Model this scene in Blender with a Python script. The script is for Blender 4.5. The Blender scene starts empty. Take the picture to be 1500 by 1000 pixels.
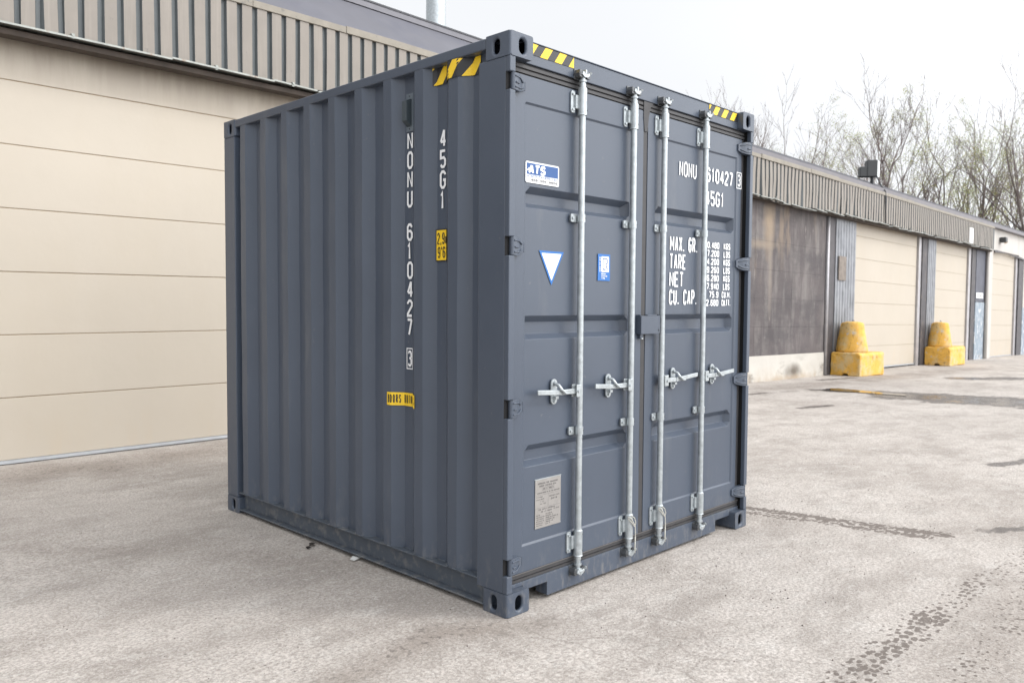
import bpy, math, random
from mathutils import Vector, Matrix
random.seed(7)
C = bpy.context.scene.collection
R = math.radians

# ------------------------------------------------------------------ camera
cam_d = bpy.data.cameras.new("camera"); cam = bpy.data.objects.new("camera", cam_d); C.objects.link(cam)
bpy.context.scene.camera = cam
YAW, PITCH, ROLL = 0.7748686623516166, -0.04838710473758741, 0.006494996797256461
fw = Vector((math.cos(PITCH)*math.cos(YAW), math.cos(PITCH)*math.sin(YAW), math.sin(PITCH)))
rt = Vector((math.sin(YAW), -math.cos(YAW), 0)); up = rt.cross(fw)
c_, s_ = math.cos(ROLL), math.sin(ROLL)
r2, u2 = c_*rt+s_*up, -s_*rt+c_*up
M = Matrix((r2, u2, -fw)).transposed().to_4x4()
M.translation = Vector((-2.808743306679804, -2.7745936123966475, 1.5797589579852849))
cam.matrix_world = M
cam_d.sensor_width = 36; cam_d.lens = 1177.6469522779441/1500*36
cam_d.clip_start = .05; cam_d.clip_end = 2000
cam_d.dof.use_dof = True; cam_d.dof.focus_distance = 4.6; cam_d.dof.aperture_fstop = 4.0

# ------------------------------------------------------------------ world and sun
SUN_EL, SUN_AZ = R(42), Vector((0.66, -0.75, 0)).normalized()
w = bpy.data.worlds.new("World"); bpy.context.scene.world = w; w.use_nodes = True
nt = w.node_tree; nt.nodes.clear()
def N(nt, t, **k):
    n = nt.nodes.new(t)
    for a, b in k.items(): setattr(n, a, b)
    return n
out = N(nt, 'ShaderNodeOutputWorld'); bg = N(nt, 'ShaderNodeBackground')
sky = N(nt, 'ShaderNodeTexSky'); sky.sky_type = 'NISHITA'; sky.sun_disc = False
sky.sun_elevation = SUN_EL; sky.sun_rotation = math.atan2(SUN_AZ.x, SUN_AZ.y); sky.dust_density = 4; sky.air_density = 1
tc = N(nt, 'ShaderNodeTexCoord'); mp = N(nt, 'ShaderNodeMapping'); mp.inputs['Scale'].default_value = (1.2, 1.2, 3.5)
nz = N(nt, 'ShaderNodeTexNoise'); nz.inputs['Scale'].default_value = 1.6; nz.inputs['Detail'].default_value = 5; nz.inputs['Roughness'].default_value = .5
cr = N(nt, 'ShaderNodeValToRGB')
cr.color_ramp.elements[0].position = .32; cr.color_ramp.elements[0].color = (9.9, 10.05, 10.3, 1)
cr.color_ramp.elements[1].position = .62; cr.color_ramp.elements[1].color = (10.2, 10.4, 10.7, 1)
mx = N(nt, 'ShaderNodeMix', data_type='RGBA'); mx.inputs[0].default_value = .93
L = nt.links.new
L(tc.outputs['Generated'], mp.inputs['Vector']); L(mp.outputs[0], nz.inputs['Vector']); L(nz.outputs[0], cr.inputs[0])
L(sky.outputs[0], mx.inputs[6]); L(cr.outputs[0], mx.inputs[7]); 
# cloud layer given an added unseen glow, lower than the sun, lighting the doors
dt = N(nt, 'ShaderNodeVectorMath', operation='DOT_PRODUCT'); dt.inputs[1].default_value = (Vector((.36, -.93, 0)).normalized()*math.cos(R(22))+Vector((0, 0, math.sin(R(22))))).normalized()
pw = N(nt, 'ShaderNodeMath', operation='POWER'); pw.inputs[1].default_value = 2.6; gr0 = N(nt, 'ShaderNodeMapRange'); gr0.inputs['From Min'].default_value = -.30; gr0.inputs['From Max'].default_value = 1.0
gr_ = N(nt, 'ShaderNodeMapRange'); gr_.inputs['From Min'].default_value = 0; gr_.inputs['From Max'].default_value = 1.0; gr_.inputs['To Min'].default_value = 1.06; gr_.inputs['To Max'].default_value = 4.3
vm = N(nt, 'ShaderNodeVectorMath', operation='SCALE')
L(tc.outputs['Generated'], dt.inputs[0]); L(dt.outputs['Value'], gr0.inputs[0]); L(gr0.outputs[0], pw.inputs[0]); L(pw.outputs[0], gr_.inputs[0]); L(gr_.outputs[0], vm.inputs['Scale']); L(mx.outputs[2], vm.inputs[0]); L(vm.outputs[0], bg.inputs['Color'])
bg.inputs['Strength'].default_value = 0.091
L(bg.outputs[0], out.inputs[0])
sd = bpy.data.lights.new("sun", 'SUN'); sd.energy = 0.95; sd.angle = R(9); sd.color = (1, .965, .92)
sun = bpy.data.objects.new("sun", sd); C.objects.link(sun)
tosun = (SUN_AZ*math.cos(SUN_EL)+Vector((0, 0, math.sin(SUN_EL)))).normalized()
sun.rotation_euler = (-tosun).to_track_quat('-Z', 'Y').to_euler()
vs = bpy.context.scene.view_settings
vs.view_transform = 'Standard'; vs.look = 'None'; vs.gamma = 1; vs.exposure = 0.03; vs.use_curve_mapping = False

# ------------------------------------------------------------------ materials
def mat(name, col, rough=.6, metal=0, var=0.0, vscale=3, bump=0, bscale=60, rvar=0, spec=.5):
    m = bpy.data.materials.new(name); m.use_nodes = True; t = m.node_tree; b = t.nodes['Principled BSDF']
    b.inputs['Base Color'].default_value = (*col, 1); b.inputs['Roughness'].default_value = rough
    b.inputs['Metallic'].default_value = metal; b.inputs['Specular IOR Level'].default_value = spec
    tc = N(t, 'ShaderNodeTexCoord')
    if var:
        n = N(t, 'ShaderNodeTexNoise'); n.inputs['Scale'].default_value = vscale; n.inputs['Detail'].default_value = 6; n.inputs['Roughness'].default_value = .62
        r = N(t, 'ShaderNodeValToRGB'); r.color_ramp.elements[0].position = .3; r.color_ramp.elements[1].position = .7
        r.color_ramp.elements[0].color = (*[c*(1-var) for c in col], 1); r.color_ramp.elements[1].color = (*[min(1, c*(1+var)) for c in col], 1)
        t.links.new(tc.outputs['Object'], n.inputs['Vector']); t.links.new(n.outputs[0], r.inputs[0]); t.links.new(r.outputs[0], b.inputs['Base Color'])
        if rvar:
            mr = N(t, 'ShaderNodeMapRange'); mr.inputs['To Min'].default_value = rough-rvar; mr.inputs['To Max'].default_value = rough+rvar
            t.links.new(n.outputs[0], mr.inputs[0]); t.links.new(mr.outputs[0], b.inputs['Roughness'])
    if bump:
        n = N(t, 'ShaderNodeTexNoise'); n.inputs['Scale'].default_value = bscale; n.inputs['Detail'].default_value = 4
        bp = N(t, 'ShaderNodeBump'); bp.inputs['Strength'].default_value = bump; bp.inputs['Distance'].default_value = .01
        t.links.new(tc.outputs['Object'], n.inputs['Vector']); t.links.new(n.outputs[0], bp.inputs['Height']); t.links.new(bp.outputs[0], b.inputs['Normal'])
    return m
def overlay(m, col, scale=(1, 1, 1), nscale=4, lo=.55, hi=.7, amt=1.0, detail=8, zfade=None, kind='noise', rough=None):
    """mix a second colour over the base through a thresholded noise (stains, chips, streaks)"""
    t = m.node_tree; b = t.nodes['Principled BSDF']; tc = N(t, 'ShaderNodeTexCoord'); mp = N(t, 'ShaderNodeMapping')
    mp.inputs['Scale'].default_value = scale
    mp.inputs['Location'].default_value = (random.uniform(-50, 50),)*3
    n = N(t, 'ShaderNodeTexNoise'); n.inputs['Scale'].default_value = nscale; n.inputs['Detail'].default_value = detail; n.inputs['Roughness'].default_value = .65
    r = N(t, 'ShaderNodeMapRange'); r.inputs['From Min'].default_value = lo; r.inputs['From Max'].default_value = hi; r.inputs['To Max'].default_value = amt
    t.links.new(tc.outputs['Object'], mp.inputs[0]); t.links.new(mp.outputs[0], n.inputs['Vector']); t.links.new(n.outputs[0], r.inputs[0])
    fac = r.outputs[0]
    if zfade:
        sp = N(t, 'ShaderNodeSeparateXYZ'); t.links.new(tc.outputs['Object'], sp.inputs[0])
        z = N(t, 'ShaderNodeMapRange'); z.inputs['From Min'].default_value = zfade[0]; z.inputs['From Max'].default_value = zfade[1]
        t.links.new(sp.outputs[2], z.inputs[0]); mu = N(t, 'ShaderNodeMath', operation='MULTIPLY')
        t.links.new(fac, mu.inputs[0]); t.links.new(z.outputs[0], mu.inputs[1]); fac = mu.outputs[0]
    x = N(t, 'ShaderNodeMix', data_type='RGBA'); src = b.inputs['Base Color']
    if src.is_linked: t.links.new(src.links[0].from_socket, x.inputs[6])
    else: x.inputs[6].default_value = src.default_value
    x.inputs[7].default_value = (*col, 1); t.links.new(fac, x.inputs[0]); t.links.new(x.outputs[2], b.inputs['Base Color'])
    return m

PAINT = mat('container_paint', (.064, .080, .109), .36, 0, .06, 1.5, .10, 260, .06, .5)
overlay(PAINT, (.16, .165, .17), (1, 1, .25), 5, .58, .82, .35)
overlay(PAINT, (.19, .19, .185), (1, 1, 1), 22, .66, .72, .35)
overlay(PAINT, (.30, .28, .25), (3, 3, 1.2), 9, .50, .72, .45, zfade=(.32, .0))
RAIL = mat('dusty_rail_paint', (.072, .087, .108), .6, 0, .10, 6, .15, 200)
overlay(RAIL, (.30, .28, .25), (1, 1, 1), 14, .50, .75, .55)
GALV = mat('galvanised_steel', (.43, .465, .48), .38, .55, .20, 30, .05, 200, .06)
DKSTEEL = mat('oiled_steel', (.12, .125, .13), .45, .6, .2, 40)
RUBBER = mat('door_gasket_rubber', (.040, .039, .041), .55, 0, .15, 15)
BLACKHOLE = mat('recess_shade_black', (.012, .012, .013), .8)  # near-black that paints in the shade of slots, holes and hollows
WHITE = mat('white_marking', (.80, .81, .82), .5)
YEL = mat('yellow_vinyl', (.83, .55, .02), .45, 0, .05, 20)
BLK = mat('black_vinyl', (.02, .02, .022), .45)
BLUE = mat('blue_vinyl', (.008, .07, .24), .4)
LBLUE = mat('bright_blue_vinyl', (.01, .13, .42), .4)
GREYTXT = mat('pale_grey_print', (.55, .60, .62), .5)
PLATE = mat('stainless_plate', (.30, .285, .27), .45, .25, .08, 20)
INK = mat('plate_ink', (.07, .065, .065), .6)
ROPE = mat('rope', (.50, .49, .44), .9, 0, .2, 90, .5, 300)
RUST = mat('scuffed_paint', (.09, .075, .065), .8, 0, .4, 60)
WOODFLOOR = mat('container_roof_steel', (.12, .14, .17), .5)

CREAM = mat('cream_door', (.462, .412, .342), .60, 0, .03, .7, .35, 5, 0)
overlay(CREAM, (.44, .38, .295), (1, 1, .3), 1.5, .45, .75, .35)
overlay(CREAM, (.30, .255, .205), (1.0, 1, .14), 4.0, .30, .60, .95, zfade=(3.50, 4.10))  # soot stain at the door top, strengthened to paint shade under the fascia
overlay(CREAM, (.50, .38, .24), (1.5, 1, .4), 2.5, .48, .7, .5, zfade=(.5, -.3))
SEAM = mat('door_seam', (.30, .23, .15), .7)
CREAMSTRIP = mat('pale_weather_strip', (.45, .47, .49), .4, .2, .06, 8)
FASC = mat('beige_corrugated_steel', (.225, .200, .172), .55, .0, .07, 2.5, .1, 30)
overlay(FASC, (.22, .20, .185), (2, 2, .7), 3, .56, .76, .7)
overlay(FASC, (.30, .27, .235), (6, 6, .3), 3, .5, .7, .5)
overlay(FASC, (.10, .095, .09), (1, 1, .6), 11, .66, .72, .8)
GROOVE = mat('blue_grey_corrugation_groove', (.100, .112, .115), .6, .1, .12, 4)  # darker blue-grey for the grooves, set apart from the beige crests
FASCTOP = mat('beige_flashing', (.25, .225, .185), .6, 0, .12, 6, .1, 30)
overlay(FASCTOP, (.12, .12, .11), (1, 1, 1), 7, .60, .68, .8)
EDGE = mat('bare_metal_lip', (.27, .28, .26), .4, .4, .15, 12, .2, 30)
overlay(EDGE, (.20, .10, .05), (1, 1, 1), 9, .58, .68, .8)
DARKWOOD = mat('soffit_boards', (.055, .042, .034), .85, 0, .3, 6, .3, 20)
ROOFM = mat('roof_membrane', (.110, .110, .128), .6, 0, .10, 1.2, .1, 6)
overlay(ROOFM, (.085, .088, .115), (1, 1, 1), 1.6, .45, .7, .8)
ROOFCAP = mat('roof_edge_cap', (.15, .148, .165), .5, .2, .08, 5)
ROOFDK = mat('roof_black_edge', (.055, .057, .065), .6, 0, .2, 5)
GRAVELROOF = mat('dark_roofing_felt', (.060, .060, .070), .85, 0, .25, 3, .3, 25)
BLOCKW = mat('dark_grey_painted_blockwork', (.098, .084, .084), .8, 0, .22, .9, .5, 25)
overlay(BLOCKW, (.19, .175, .165), (2.5, 2, .45), 1.6, .47, .66, .75)
overlay(BLOCKW, (.058, .052, .056), (.5, 1, 1.2), 1.5, .48, .62, .6)
overlay(BLOCKW, (.24, .185, .135), (1.6, 1.2, .30), 1.6, .56, .66, .7, zfade=(1.9, 3.0))
overlay(BLOCKW, (.30, .27, .25), (3, 3, .5), 5, .64, .70, .7)
WBAND = mat('white_base_band', (.50, .475, .43), .8, 0, .06, 2, .3, 20)
overlay(WBAND, (.34, .25, .16), (1, 1, .6), 3, .46, .72, .9, zfade=(.20, -.25))
overlay(WBAND, (.10, .08, .06), (.55, 1, 1.6), 2.2, .56, .68, .85, zfade=(.42, -.1))
def spot(m, col, ctr, rad, amt=.9, lo=.35, hi=1.0, nscale=3):
    """one stain of its own place and shape: an ellipsoid broken up by noise"""
    t = m.node_tree; b = t.nodes['Principled BSDF']; tc = N(t, 'ShaderNodeTexCoord'); mp = N(t, 'ShaderNodeMapping')
    mp.vector_type = 'TEXTURE'; mp.inputs['Location'].default_value = ctr; mp.inputs['Scale'].default_value = rad
    ln = N(t, 'ShaderNodeVectorMath', operation='LENGTH'); n = N(t, 'ShaderNodeTexNoise'); n.inputs['Scale'].default_value = nscale; n.inputs['Detail'].default_value = 7
    t.links.new(tc.outputs['Object'], mp.inputs[0]); t.links.new(mp.outputs[0], ln.inputs[0]); t.links.new(tc.outputs['Object'], n.inputs['Vector'])
    ad = N(t, 'ShaderNodeMath', operation='ADD'); t.links.new(ln.outputs['Value'], ad.inputs[0]); t.links.new(n.outputs[0], ad.inputs[1])
    r = N(t, 'ShaderNodeMapRange'); r.inputs['From Min'].default_value = lo+.5; r.inputs['From Max'].default_value = hi+.5; r.inputs['To Min'].default_value = amt; r.inputs['To Max'].default_value = 0
    t.links.new(ad.outputs[0], r.inputs[0]); x = N(t, 'ShaderNodeMix', data_type='RGBA'); t.links.new(b.inputs['Base Color'].links[0].from_socket, x.inputs[6])
    x.inputs[7].default_value = (*col, 1); t.links.new(r.outputs[0], x.inputs[0]); t.links.new(x.outputs[2], b.inputs['Base Color'])
spot(WBAND, (.10, .08, .06), (15.45, 5.75, .0), (.55, .6, .22), .9, .2, 1.0)
spot(WBAND, (.33, .24, .15), (15.3, 5.75, -.22), (1.6, .6, .18), .7, .2, 1.0)
spot(BLOCKW, (.30, .23, .16), (14.15, 5.75, 3.35), (.30, .6, .75), .85, .2, 1.1, 2.2)
spot(BLOCKW, (.28, .24, .20), (14.25, 5.75, 2.35), (.14, .6, 1.1), .6, .2, 1.1, 3)
spot(BLOCKW, (.26, .21, .16), (13.9, 5.75, 2.9), (.8, .6, .13), .7, .2, 1.1, 3)
JAMB = mat('dark_steel_jamb', (.075, .070, .075), .6, .1, .25, 5)
overlay(JAMB, (.22, .17, .13), (2, 2, .6), 4, .60, .7, .7)
TRACK = mat('worn_metal_track', (.42, .41, .42), .45, .4, .15, 5)
PILLAR = mat('blue_grey_corrugated_steel', (.265, .275, .295), .5, .25, .15, 3)
overlay(PILLAR, (.13, .14, .15), (2, 2, .5), 4, .5, .68, .7)
overlay(PILLAR, (.26, .17, .11), (3, 3, .4), 4, .60, .72, .8, zfade=(1.2, 0))
WHITEW = mat('white_painted_wall', (.52, .495, .465), .8, 0, .06, 1.2, .3, 20)
overlay(WHITEW, (.36, .35, .31), (1.5, 1.5, .3), 2, .52, .75, .6)
PALEBL = mat('pale_blue_paint', (.25, .30, .35), .7, 0, .1, 3)
overlay(PALEBL, (.62, .62, .62), (2, 2, 1), 4, .55, .6, .9)
overlay(PALEBL, (.25, .17, .12), (2, 2, 1), 3, .55, .7, .8, zfade=(.5, -.4))
DKPANEL = mat('dark_panel', (.085, .09, .115), .6, 0, .2, 3)
CONC_Y = mat('yellow_painted_concrete', (.70, .40, .075), .8, 0, .12, 4, .8, 30)
overlay(CONC_Y, (.58, .46, .26), (1, 1, 1), 2.6, .46, .60, .8)
overlay(CONC_Y, (.46, .42, .37), (1, 1, 1), 5, .61, .65, .9)
overlay(CONC_Y, (.22, .12, .03), (1, 1, 1), 8, .58, .68, .75)
overlay(CONC_Y, (.17, .10, .04), (1, 1, 1), 26, .62, .68, .8)
BARK = mat('tree_bark', (.13, .108, .098), .9, 0, .25, 4)
TWIG = mat('twig_bark', (.20, .165, .155), .9, 0, .2, 4)
LEAFM = mat('spring_leaf', (.36, .43, .18), .7, 0, .3, .6)
LEAFY = mat('yellow_green_catkin', (.46, .41, .14), .7, 0, .3, .6)
LAMPBODY = mat('lamp_housing', (.045, .048, .05), .5)
LAMPFACE = mat('lamp_glass', (.62, .66, .66), .25)
BROWN = mat('dead_leaf', (.018, .013, .010), .7, 0, .3, 40)
PAPER = mat('torn_paper', (.60, .60, .58), .8, 0, .1, 30)

# ------------------------------------------------------------------ mesh builder
class MB:
    def __init__(s, xf=None): s.v = []; s.f = []; s.m = []; s.xf = xf; s.mats = []; s.cur = 0; s.sm = []; s.smooth = False
    def mat(s, m):
        if m not in s.mats: s.mats.append(m)
        s.cur = s.mats.index(m); return s
    def add(s, vs, fs):
        o = len(s.v)
        for p in vs: s.v.append(s.xf(p) if s.xf else tuple(p))
        for f in fs: s.f.append(tuple(i+o for i in f)); s.m.append(s.cur); s.sm.append(s.smooth)
    def box(s, x0, x1, y0, y1, z0, z1):
        s.add([(x0, y0, z0), (x1, y0, z0), (x1, y1, z0), (x0, y1, z0), (x0, y0, z1), (x1, y0, z1), (x1, y1, z1), (x0, y1, z1)],
              [(0, 3, 2, 1), (4, 5, 6, 7), (0, 1, 5, 4), (1, 2, 6, 5), (2, 3, 7, 6), (3, 0, 4, 7)])
    def prism(s, pts, a, b, ax):
        """extrude 2-D outline along axis ax between a and b"""
        def P(p, t): return {0: (t, p[0], p[1]), 1: (p[0], t, p[1]), 2: (p[0], p[1], t)}[ax]
        n = len(pts)
        s.add([P(p, a) for p in pts]+[P(p, b) for p in pts],
              [tuple(range(n)), tuple(range(2*n-1, n-1, -1))]+[(i, i+n, (i+1) % n+n, (i+1) % n) for i in range(n)])
    def quad(s, a, b, c, d): s.add([a, b, c, d], [(0, 1, 2, 3)])
    def cyl(s, p, q, r0, r1=None, n=16, caps=True):
        p = Vector(p); q = Vector(q); r1 = r0 if r1 is None else r1
        d = (q-p).normalized(); a = d.orthogonal().normalized(); b = d.cross(a)
        vs = []
        for c, r in ((p, r0), (q, r1)):
            for i in range(n):
                t = 2*math.pi*i/n; vs.append(tuple(c+(a*math.cos(t)+b*math.sin(t))*r))
        o = s.smooth; s.smooth = True
        s.add(vs, [(i, (i+1) % n, (i+1) % n+n, i+n) for i in range(n)]); s.smooth = False
        if caps: s.add(vs, [tuple(range(n-1, -1, -1)), tuple(range(n, 2*n))])
        s.smooth = o
    def tube(s, pts, r, n=8):
        pts = [Vector(p) for p in pts]; prev = None; vs = []; k = len(pts)
        for i, p in enumerate(pts):
            d = (pts[min(i+1, k-1)]-pts[max(i-1, 0)]).normalized()
            a = d.orthogonal().normalized() if prev is None else (prev-d*prev.dot(d)).normalized()
            prev = a; b = d.cross(a); rr = r[i] if isinstance(r, (list, tuple)) else r
            for j in range(n):
                t = 2*math.pi*j/n; vs.append(tuple(p+(a*math.cos(t)+b*math.sin(t))*rr))
        fs = [(i*n+j, i*n+(j+1) % n, (i+1)*n+(j+1) % n, (i+1)*n+j) for i in range(k-1) for j in range(n)]
        fs += [tuple(range(n-1, -1, -1)), tuple(range((k-1)*n, k*n))]
        o = s.smooth; s.smooth = True; s.add(vs, fs); s.smooth = o
    def build(s, name, m=None, parent=None, bevel=0, seg=2, label=None):
        me = bpy.data.meshes.new(name); me.from_pydata(s.v, [], s.f)
        for k in (s.mats if s.mats else [m]): me.materials.append(k)
        if s.mats: me.polygons.foreach_set('material_index', s.m)
        me.polygons.foreach_set('use_smooth', s.sm); me.update()
        o = bpy.data.objects.new(name, me); C.objects.link(o)
        if parent: o.parent = parent
        if bevel:
            b = o.modifiers.new('bevel', 'BEVEL'); b.width = bevel; b.segments = seg; b.limit_method = 'ANGLE'; b.angle_limit = R(40)
            b.harden_normals = False
        if label: o['label'] = label
        return o
def tag(o, label=None, cat=None, group=None, kind=None):
    for k, v in (('label', label), ('category', cat), ('group', group), ('kind', kind)):
        if v: o[k] = v
    return o
def thing(name, label, cat, loc=(0, 0, 0), group=None):
    o = bpy.data.objects.new(name, None); C.objects.link(o); o.location = loc; o.empty_display_size = .2
    return tag(o, label, cat, group)

# ------------------------------------------------------------------ stroke lettering
def G(*p): return [list(p)]
O_ = [(.3, 0), (.7, 0), (1, .16), (1, .84), (.7, 1), (.3, 1), (0, .84), (0, .16), (.3, 0)]
GL = {
 'O': [O_], '0': [O_], 'D': [[(0, 0), (.65, 0), (1, .16), (1, .84), (.65, 1), (0, 1), (0, 0)]],
 'N': [[(0, 0), (0, 1)], [(.04, 1), (.96, 0)], [(1, 0), (1, 1)]], 'U': [[(0, 1), (0, .16), (.3, 0), (.7, 0), (1, .16), (1, 1)]],
 '6': [[(1, .82), (.7, 1), (.3, 1), (0, .84), (0, .16), (.3, 0), (.7, 0), (1, .16), (1, .42), (.7, .57), (0, .57)]],
 '1': [[(.15, .80), (.55, 1), (.55, 0)]], '4': [[(.75, 0), (.75, 1)], [(.70, 1), (0, .28)], [(0, .28), (1.1, .28)]],
 '2': [[(0, .78), (.0, .86), (.3, 1), (.7, 1), (1, .86), (1, .66), (0, .12), (0, 0), (1, 0)]],
 '7': [[(0, 1), (1, 1)], [(.98, 1), (.38, 0)]],
 '3': [[(0, .86), (.3, 1), (.7, 1), (1, .86), (1, .62), (.72, .53), (.3, .53)], [(.72, .53), (1, .42), (1, .15), (.7, 0), (.3, 0), (0, .14)]],
 '5': [[(1, 1), (0, 1), (0, .56), (.7, .58), (1, .44), (1, .15), (.7, 0), (.3, 0), (0, .14)]],
 '8': [[(.3, .53), (0, .66), (0, .86), (.3, 1), (.7, 1), (1, .86), (1, .66), (.7, .53), (.3, .53), (0, .40), (0, .14), (.3, 0), (.7, 0), (1, .14), (1, .40), (.7, .53)]],
 '9': [[(0, .18), (.3, 0), (.7, 0), (1, .16), (1, .84), (.7, 1), (.3, 1), (0, .84), (0, .58), (.3, .43), (1, .43)]],
 'G': [[(1, .80), (1, .86), (.7, 1), (.3, 1), (0, .84), (0, .16), (.3, 0), (.7, 0), (1, .16), (1, .48), (.55, .48)]],
 'C': [[(1, .78), (1, .84), (.7, 1), (.3, 1), (0, .84), (0, .16), (.3, 0), (.7, 0), (1, .16), (1, .22)]],
 'S': [[(1, .80), (.7, 1), (.3, 1), (0, .86), (0, .64), (1, .38), (1, .14), (.7, 0), (.3, 0), (0, .18)]],
 'M': [[(0, 0), (0, 1)], [(.04, 1), (.5, .25)], [(.5, .25), (.96, 1)], [(1, 1), (1, 0)]], 'W': [[(0, 1), (.22, 0), (.5, .7), (.78, 0), (1, 1)]],
 'A': [[(0, 0), (.44, 1)], [(.56, 1), (1, 0)], [(.16, .30), (.84, .30)]], 'X': [[(0, 0), (1, 1)], [(0, 1), (1, 0)]],
 'R': [[(0, 0), (0, 1), (.7, 1), (1, .86), (1, .62), (.7, .48), (0, .48)], [(.55, .48), (1, 0)]],
 'P': [[(0, 0), (0, 1), (.7, 1), (1, .86), (1, .60), (.7, .46), (0, .46)]],
 'B': [[(0, 0), (0, 1), (.7, 1), (1, .86), (1, .64), (.7, .53), (0, .53)], [(.7, .53), (1, .40), (1, .14), (.7, 0), (0, 0)]],
 'T': [[(0, 1), (1, 1)], [(.5, 1), (.5, 0)]], 'E': [[(1, 1), (0, 1), (0, 0), (1, 0)], [(0, .52), (.8, .52)]],
 'F': [[(1, 1), (0, 1), (0, 0)], [(0, .52), (.8, .52)]], 'K': [[(0, 0), (0, 1)], [(1, 1), (.05, .42)], [(.35, .62), (1, 0)]],
 'L': [[(0, 1), (0, 0), (1, 0)]], 'H': [[(0, 0), (0, 1)], [(1, 0), (1, 1)], [(0, .5), (1, .5)]],
 'I': [[(.5, 0), (.5, 1)]], 'V': [[(0, 1), (.5, 0), (1, 1)]], 'Y': [[(0, 1), (.5, .45), (1, 1)], [(.5, .45), (.5, 0)]],
 'm': [[(0, 0), (0, .62), (.42, .62), (.5, .5), (.5, 0)], [(.5, .55), (.6, .62), (.92, .62), (1, .5), (1, 0)]],
 '.': [[(.5, -.02), (.5, .10)]], ',': [[(.5, .08), (.3, -.12)]], "'": [[(.5, 1.05), (.5, .78)]], '-': [[(.1, .5), (.9, .5)]], ' ': [], ':': [[(.5, .1), (.5, .2)], [(.5, .6), (.5, .7)]],
 'b': [[(0, 0), (1, 0), (1, 1), (0, 1), (0, 0)]],
}
NARROW = {'M': 1.3, 'W': 1.3, '.': .45, ',': .45, "'": .4, 'I': .4, ' ': .8, ':': .4, '1': .8}
def ribbon(mb, pts, t, fn, step=None, lift=0):
    """flat stroke of width t along a 2-D polyline with mitred joints; fn maps (a, b, lift) to space"""
    closed = pts[0] == pts[-1] and len(pts) > 2
    P = [Vector(p) for p in pts]
    if closed: P = P[:-1]
    n = len(P); off = []
    for i in range(n):
        a = P[(i-1) % n] if (closed or i > 0) else None; b = P[(i+1) % n] if (closed or i < n-1) else None
        d1 = (P[i]-a).normalized() if a is not None else None; d2 = (b-P[i]).normalized() if b is not None else None
        if d1 is None: m = Vector((-d2.y, d2.x))
        elif d2 is None: m = Vector((-d1.y, d1.x))
        else:
            n1 = Vector((-d1.y, d1.x)); n2 = Vector((-d2.y, d2.x)); m = n1+n2
            if m.length < .2: m = n1
            else:
                m.normalize(); m *= min(1/max(m.dot(n1), .3), 1.7)
        off.append(m*t/2)
    for i in range(n if closed else n-1):
        j = (i+1) % n
        k = 1 if not step else max(1, int((P[j]-P[i]).length/step+.99))
        for q in range(k):
            f0, f1 = q/k, (q+1)/k
            A = P[i].lerp(P[j], f0); B = P[i].lerp(P[j], f1); oa = off[i].lerp(off[j], f0); ob = off[i].lerp(off[j], f1)
            mb.add([fn(*(A-oa), lift), fn(*(B-ob), lift), fn(*(B+ob), lift), fn(*(A+oa), lift)], [(0, 1, 2, 3)])
def text(mb, s, a0, b0, wch, h, t, fn, gap=None, step=None, total=None, slant=0):
    """text with lower-left corner a0,b0; if total given the glyph width is fitted to it"""
    gap = t*.9 if gap is None else gap
    if total:
        k = sum(NARROW.get(c, 1) for c in s); wch = (total-gap*(len(s)-1))/k
    x = a0
    for c in s:
        wc = wch*NARROW.get(c, 1)
        for q, st in enumerate(GL[c]):
            pts = [(x+t/2+p[0]*max(wc-t, 1e-4)+slant*p[1]*h, b0+t/2+p[1]*(h-t)) for p in st]
            ribbon(mb, pts, t*(.48 if (c == 'N' and q == 1) or (c == 'M' and q in (1, 2)) else (.82 if c in 'NM' else 1)), fn, step, q*.00015)
        x += wc+gap
    return x

# ------------------------------------------------------------------ yard ground
def gz(x): return -0.0148*max(0.0, x-3.5)
def nonuni(segs):
    o = []
    for a, b, d in segs:
        n = max(1, round((b-a)/d)); o += [a+(b-a)*i/n for i in range(n)]
    return o+[segs[-1][1]]
def segd(px, py, a, b):
    ax, ay = a; dx, dy = b[0]-ax, b[1]-ay; t = max(0, min(1, ((px-ax)*dx+(py-ay)*dy)/(dx*dx+dy*dy)))
    return math.hypot(px-ax-t*dx, py-ay-t*dy)
import numpy as np
def vnoise(X, Y, s, seed):
    rs = np.random.RandomState(seed); g = rs.rand(257, 257)
    x = (X*s+1000.3) % 256; y = (Y*s+1000.7) % 256; i = x.astype(int); j = y.astype(int); fx = x-i; fy = y-j
    fx = fx*fx*(3-2*fx); fy = fy*fy*(3-2*fy)
    return (g[i, j]*(1-fx)+g[i+1, j]*fx)*(1-fy)+(g[i, j+1]*(1-fx)+g[i+1, j+1]*fx)*fy
xs = nonuni([(-400, -40, 60), (-40, -6, 3), (-6, -2.6, .3), (-2.6, 4.5, .04), (4.5, 9, .08), (9, 24, .15), (24, 45, .5), (45, 120, 5), (120, 900, 60)])
ys = nonuni([(-400, -60, 60), (-60, -8, 4), (-8, -3, .3), (-3, 4.6, .04), (4.6, 6.4, .06), (6.4, 12, .6), (12, 60, 6), (60, 700, 60)])
X, Y = np.meshgrid(np.array(xs), np.array(ys), indexing='ij')
Z = -0.0148*np.maximum(0, X-3.5)
near = np.clip((30-X)/6, 0, 1)*np.clip((X+6)/3, 0, 1)*np.clip((7-Y)/1, 0, 1)*np.clip((Y+8)/3, 0, 1)
Z = Z+near*((vnoise(X, Y, .9, 1)-.62)*.008+(vnoise(X, Y, 3.1, 2)-.6)*.004+(vnoise(X, Y, 9, 3)-.5)*.0025)-.001*near
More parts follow.
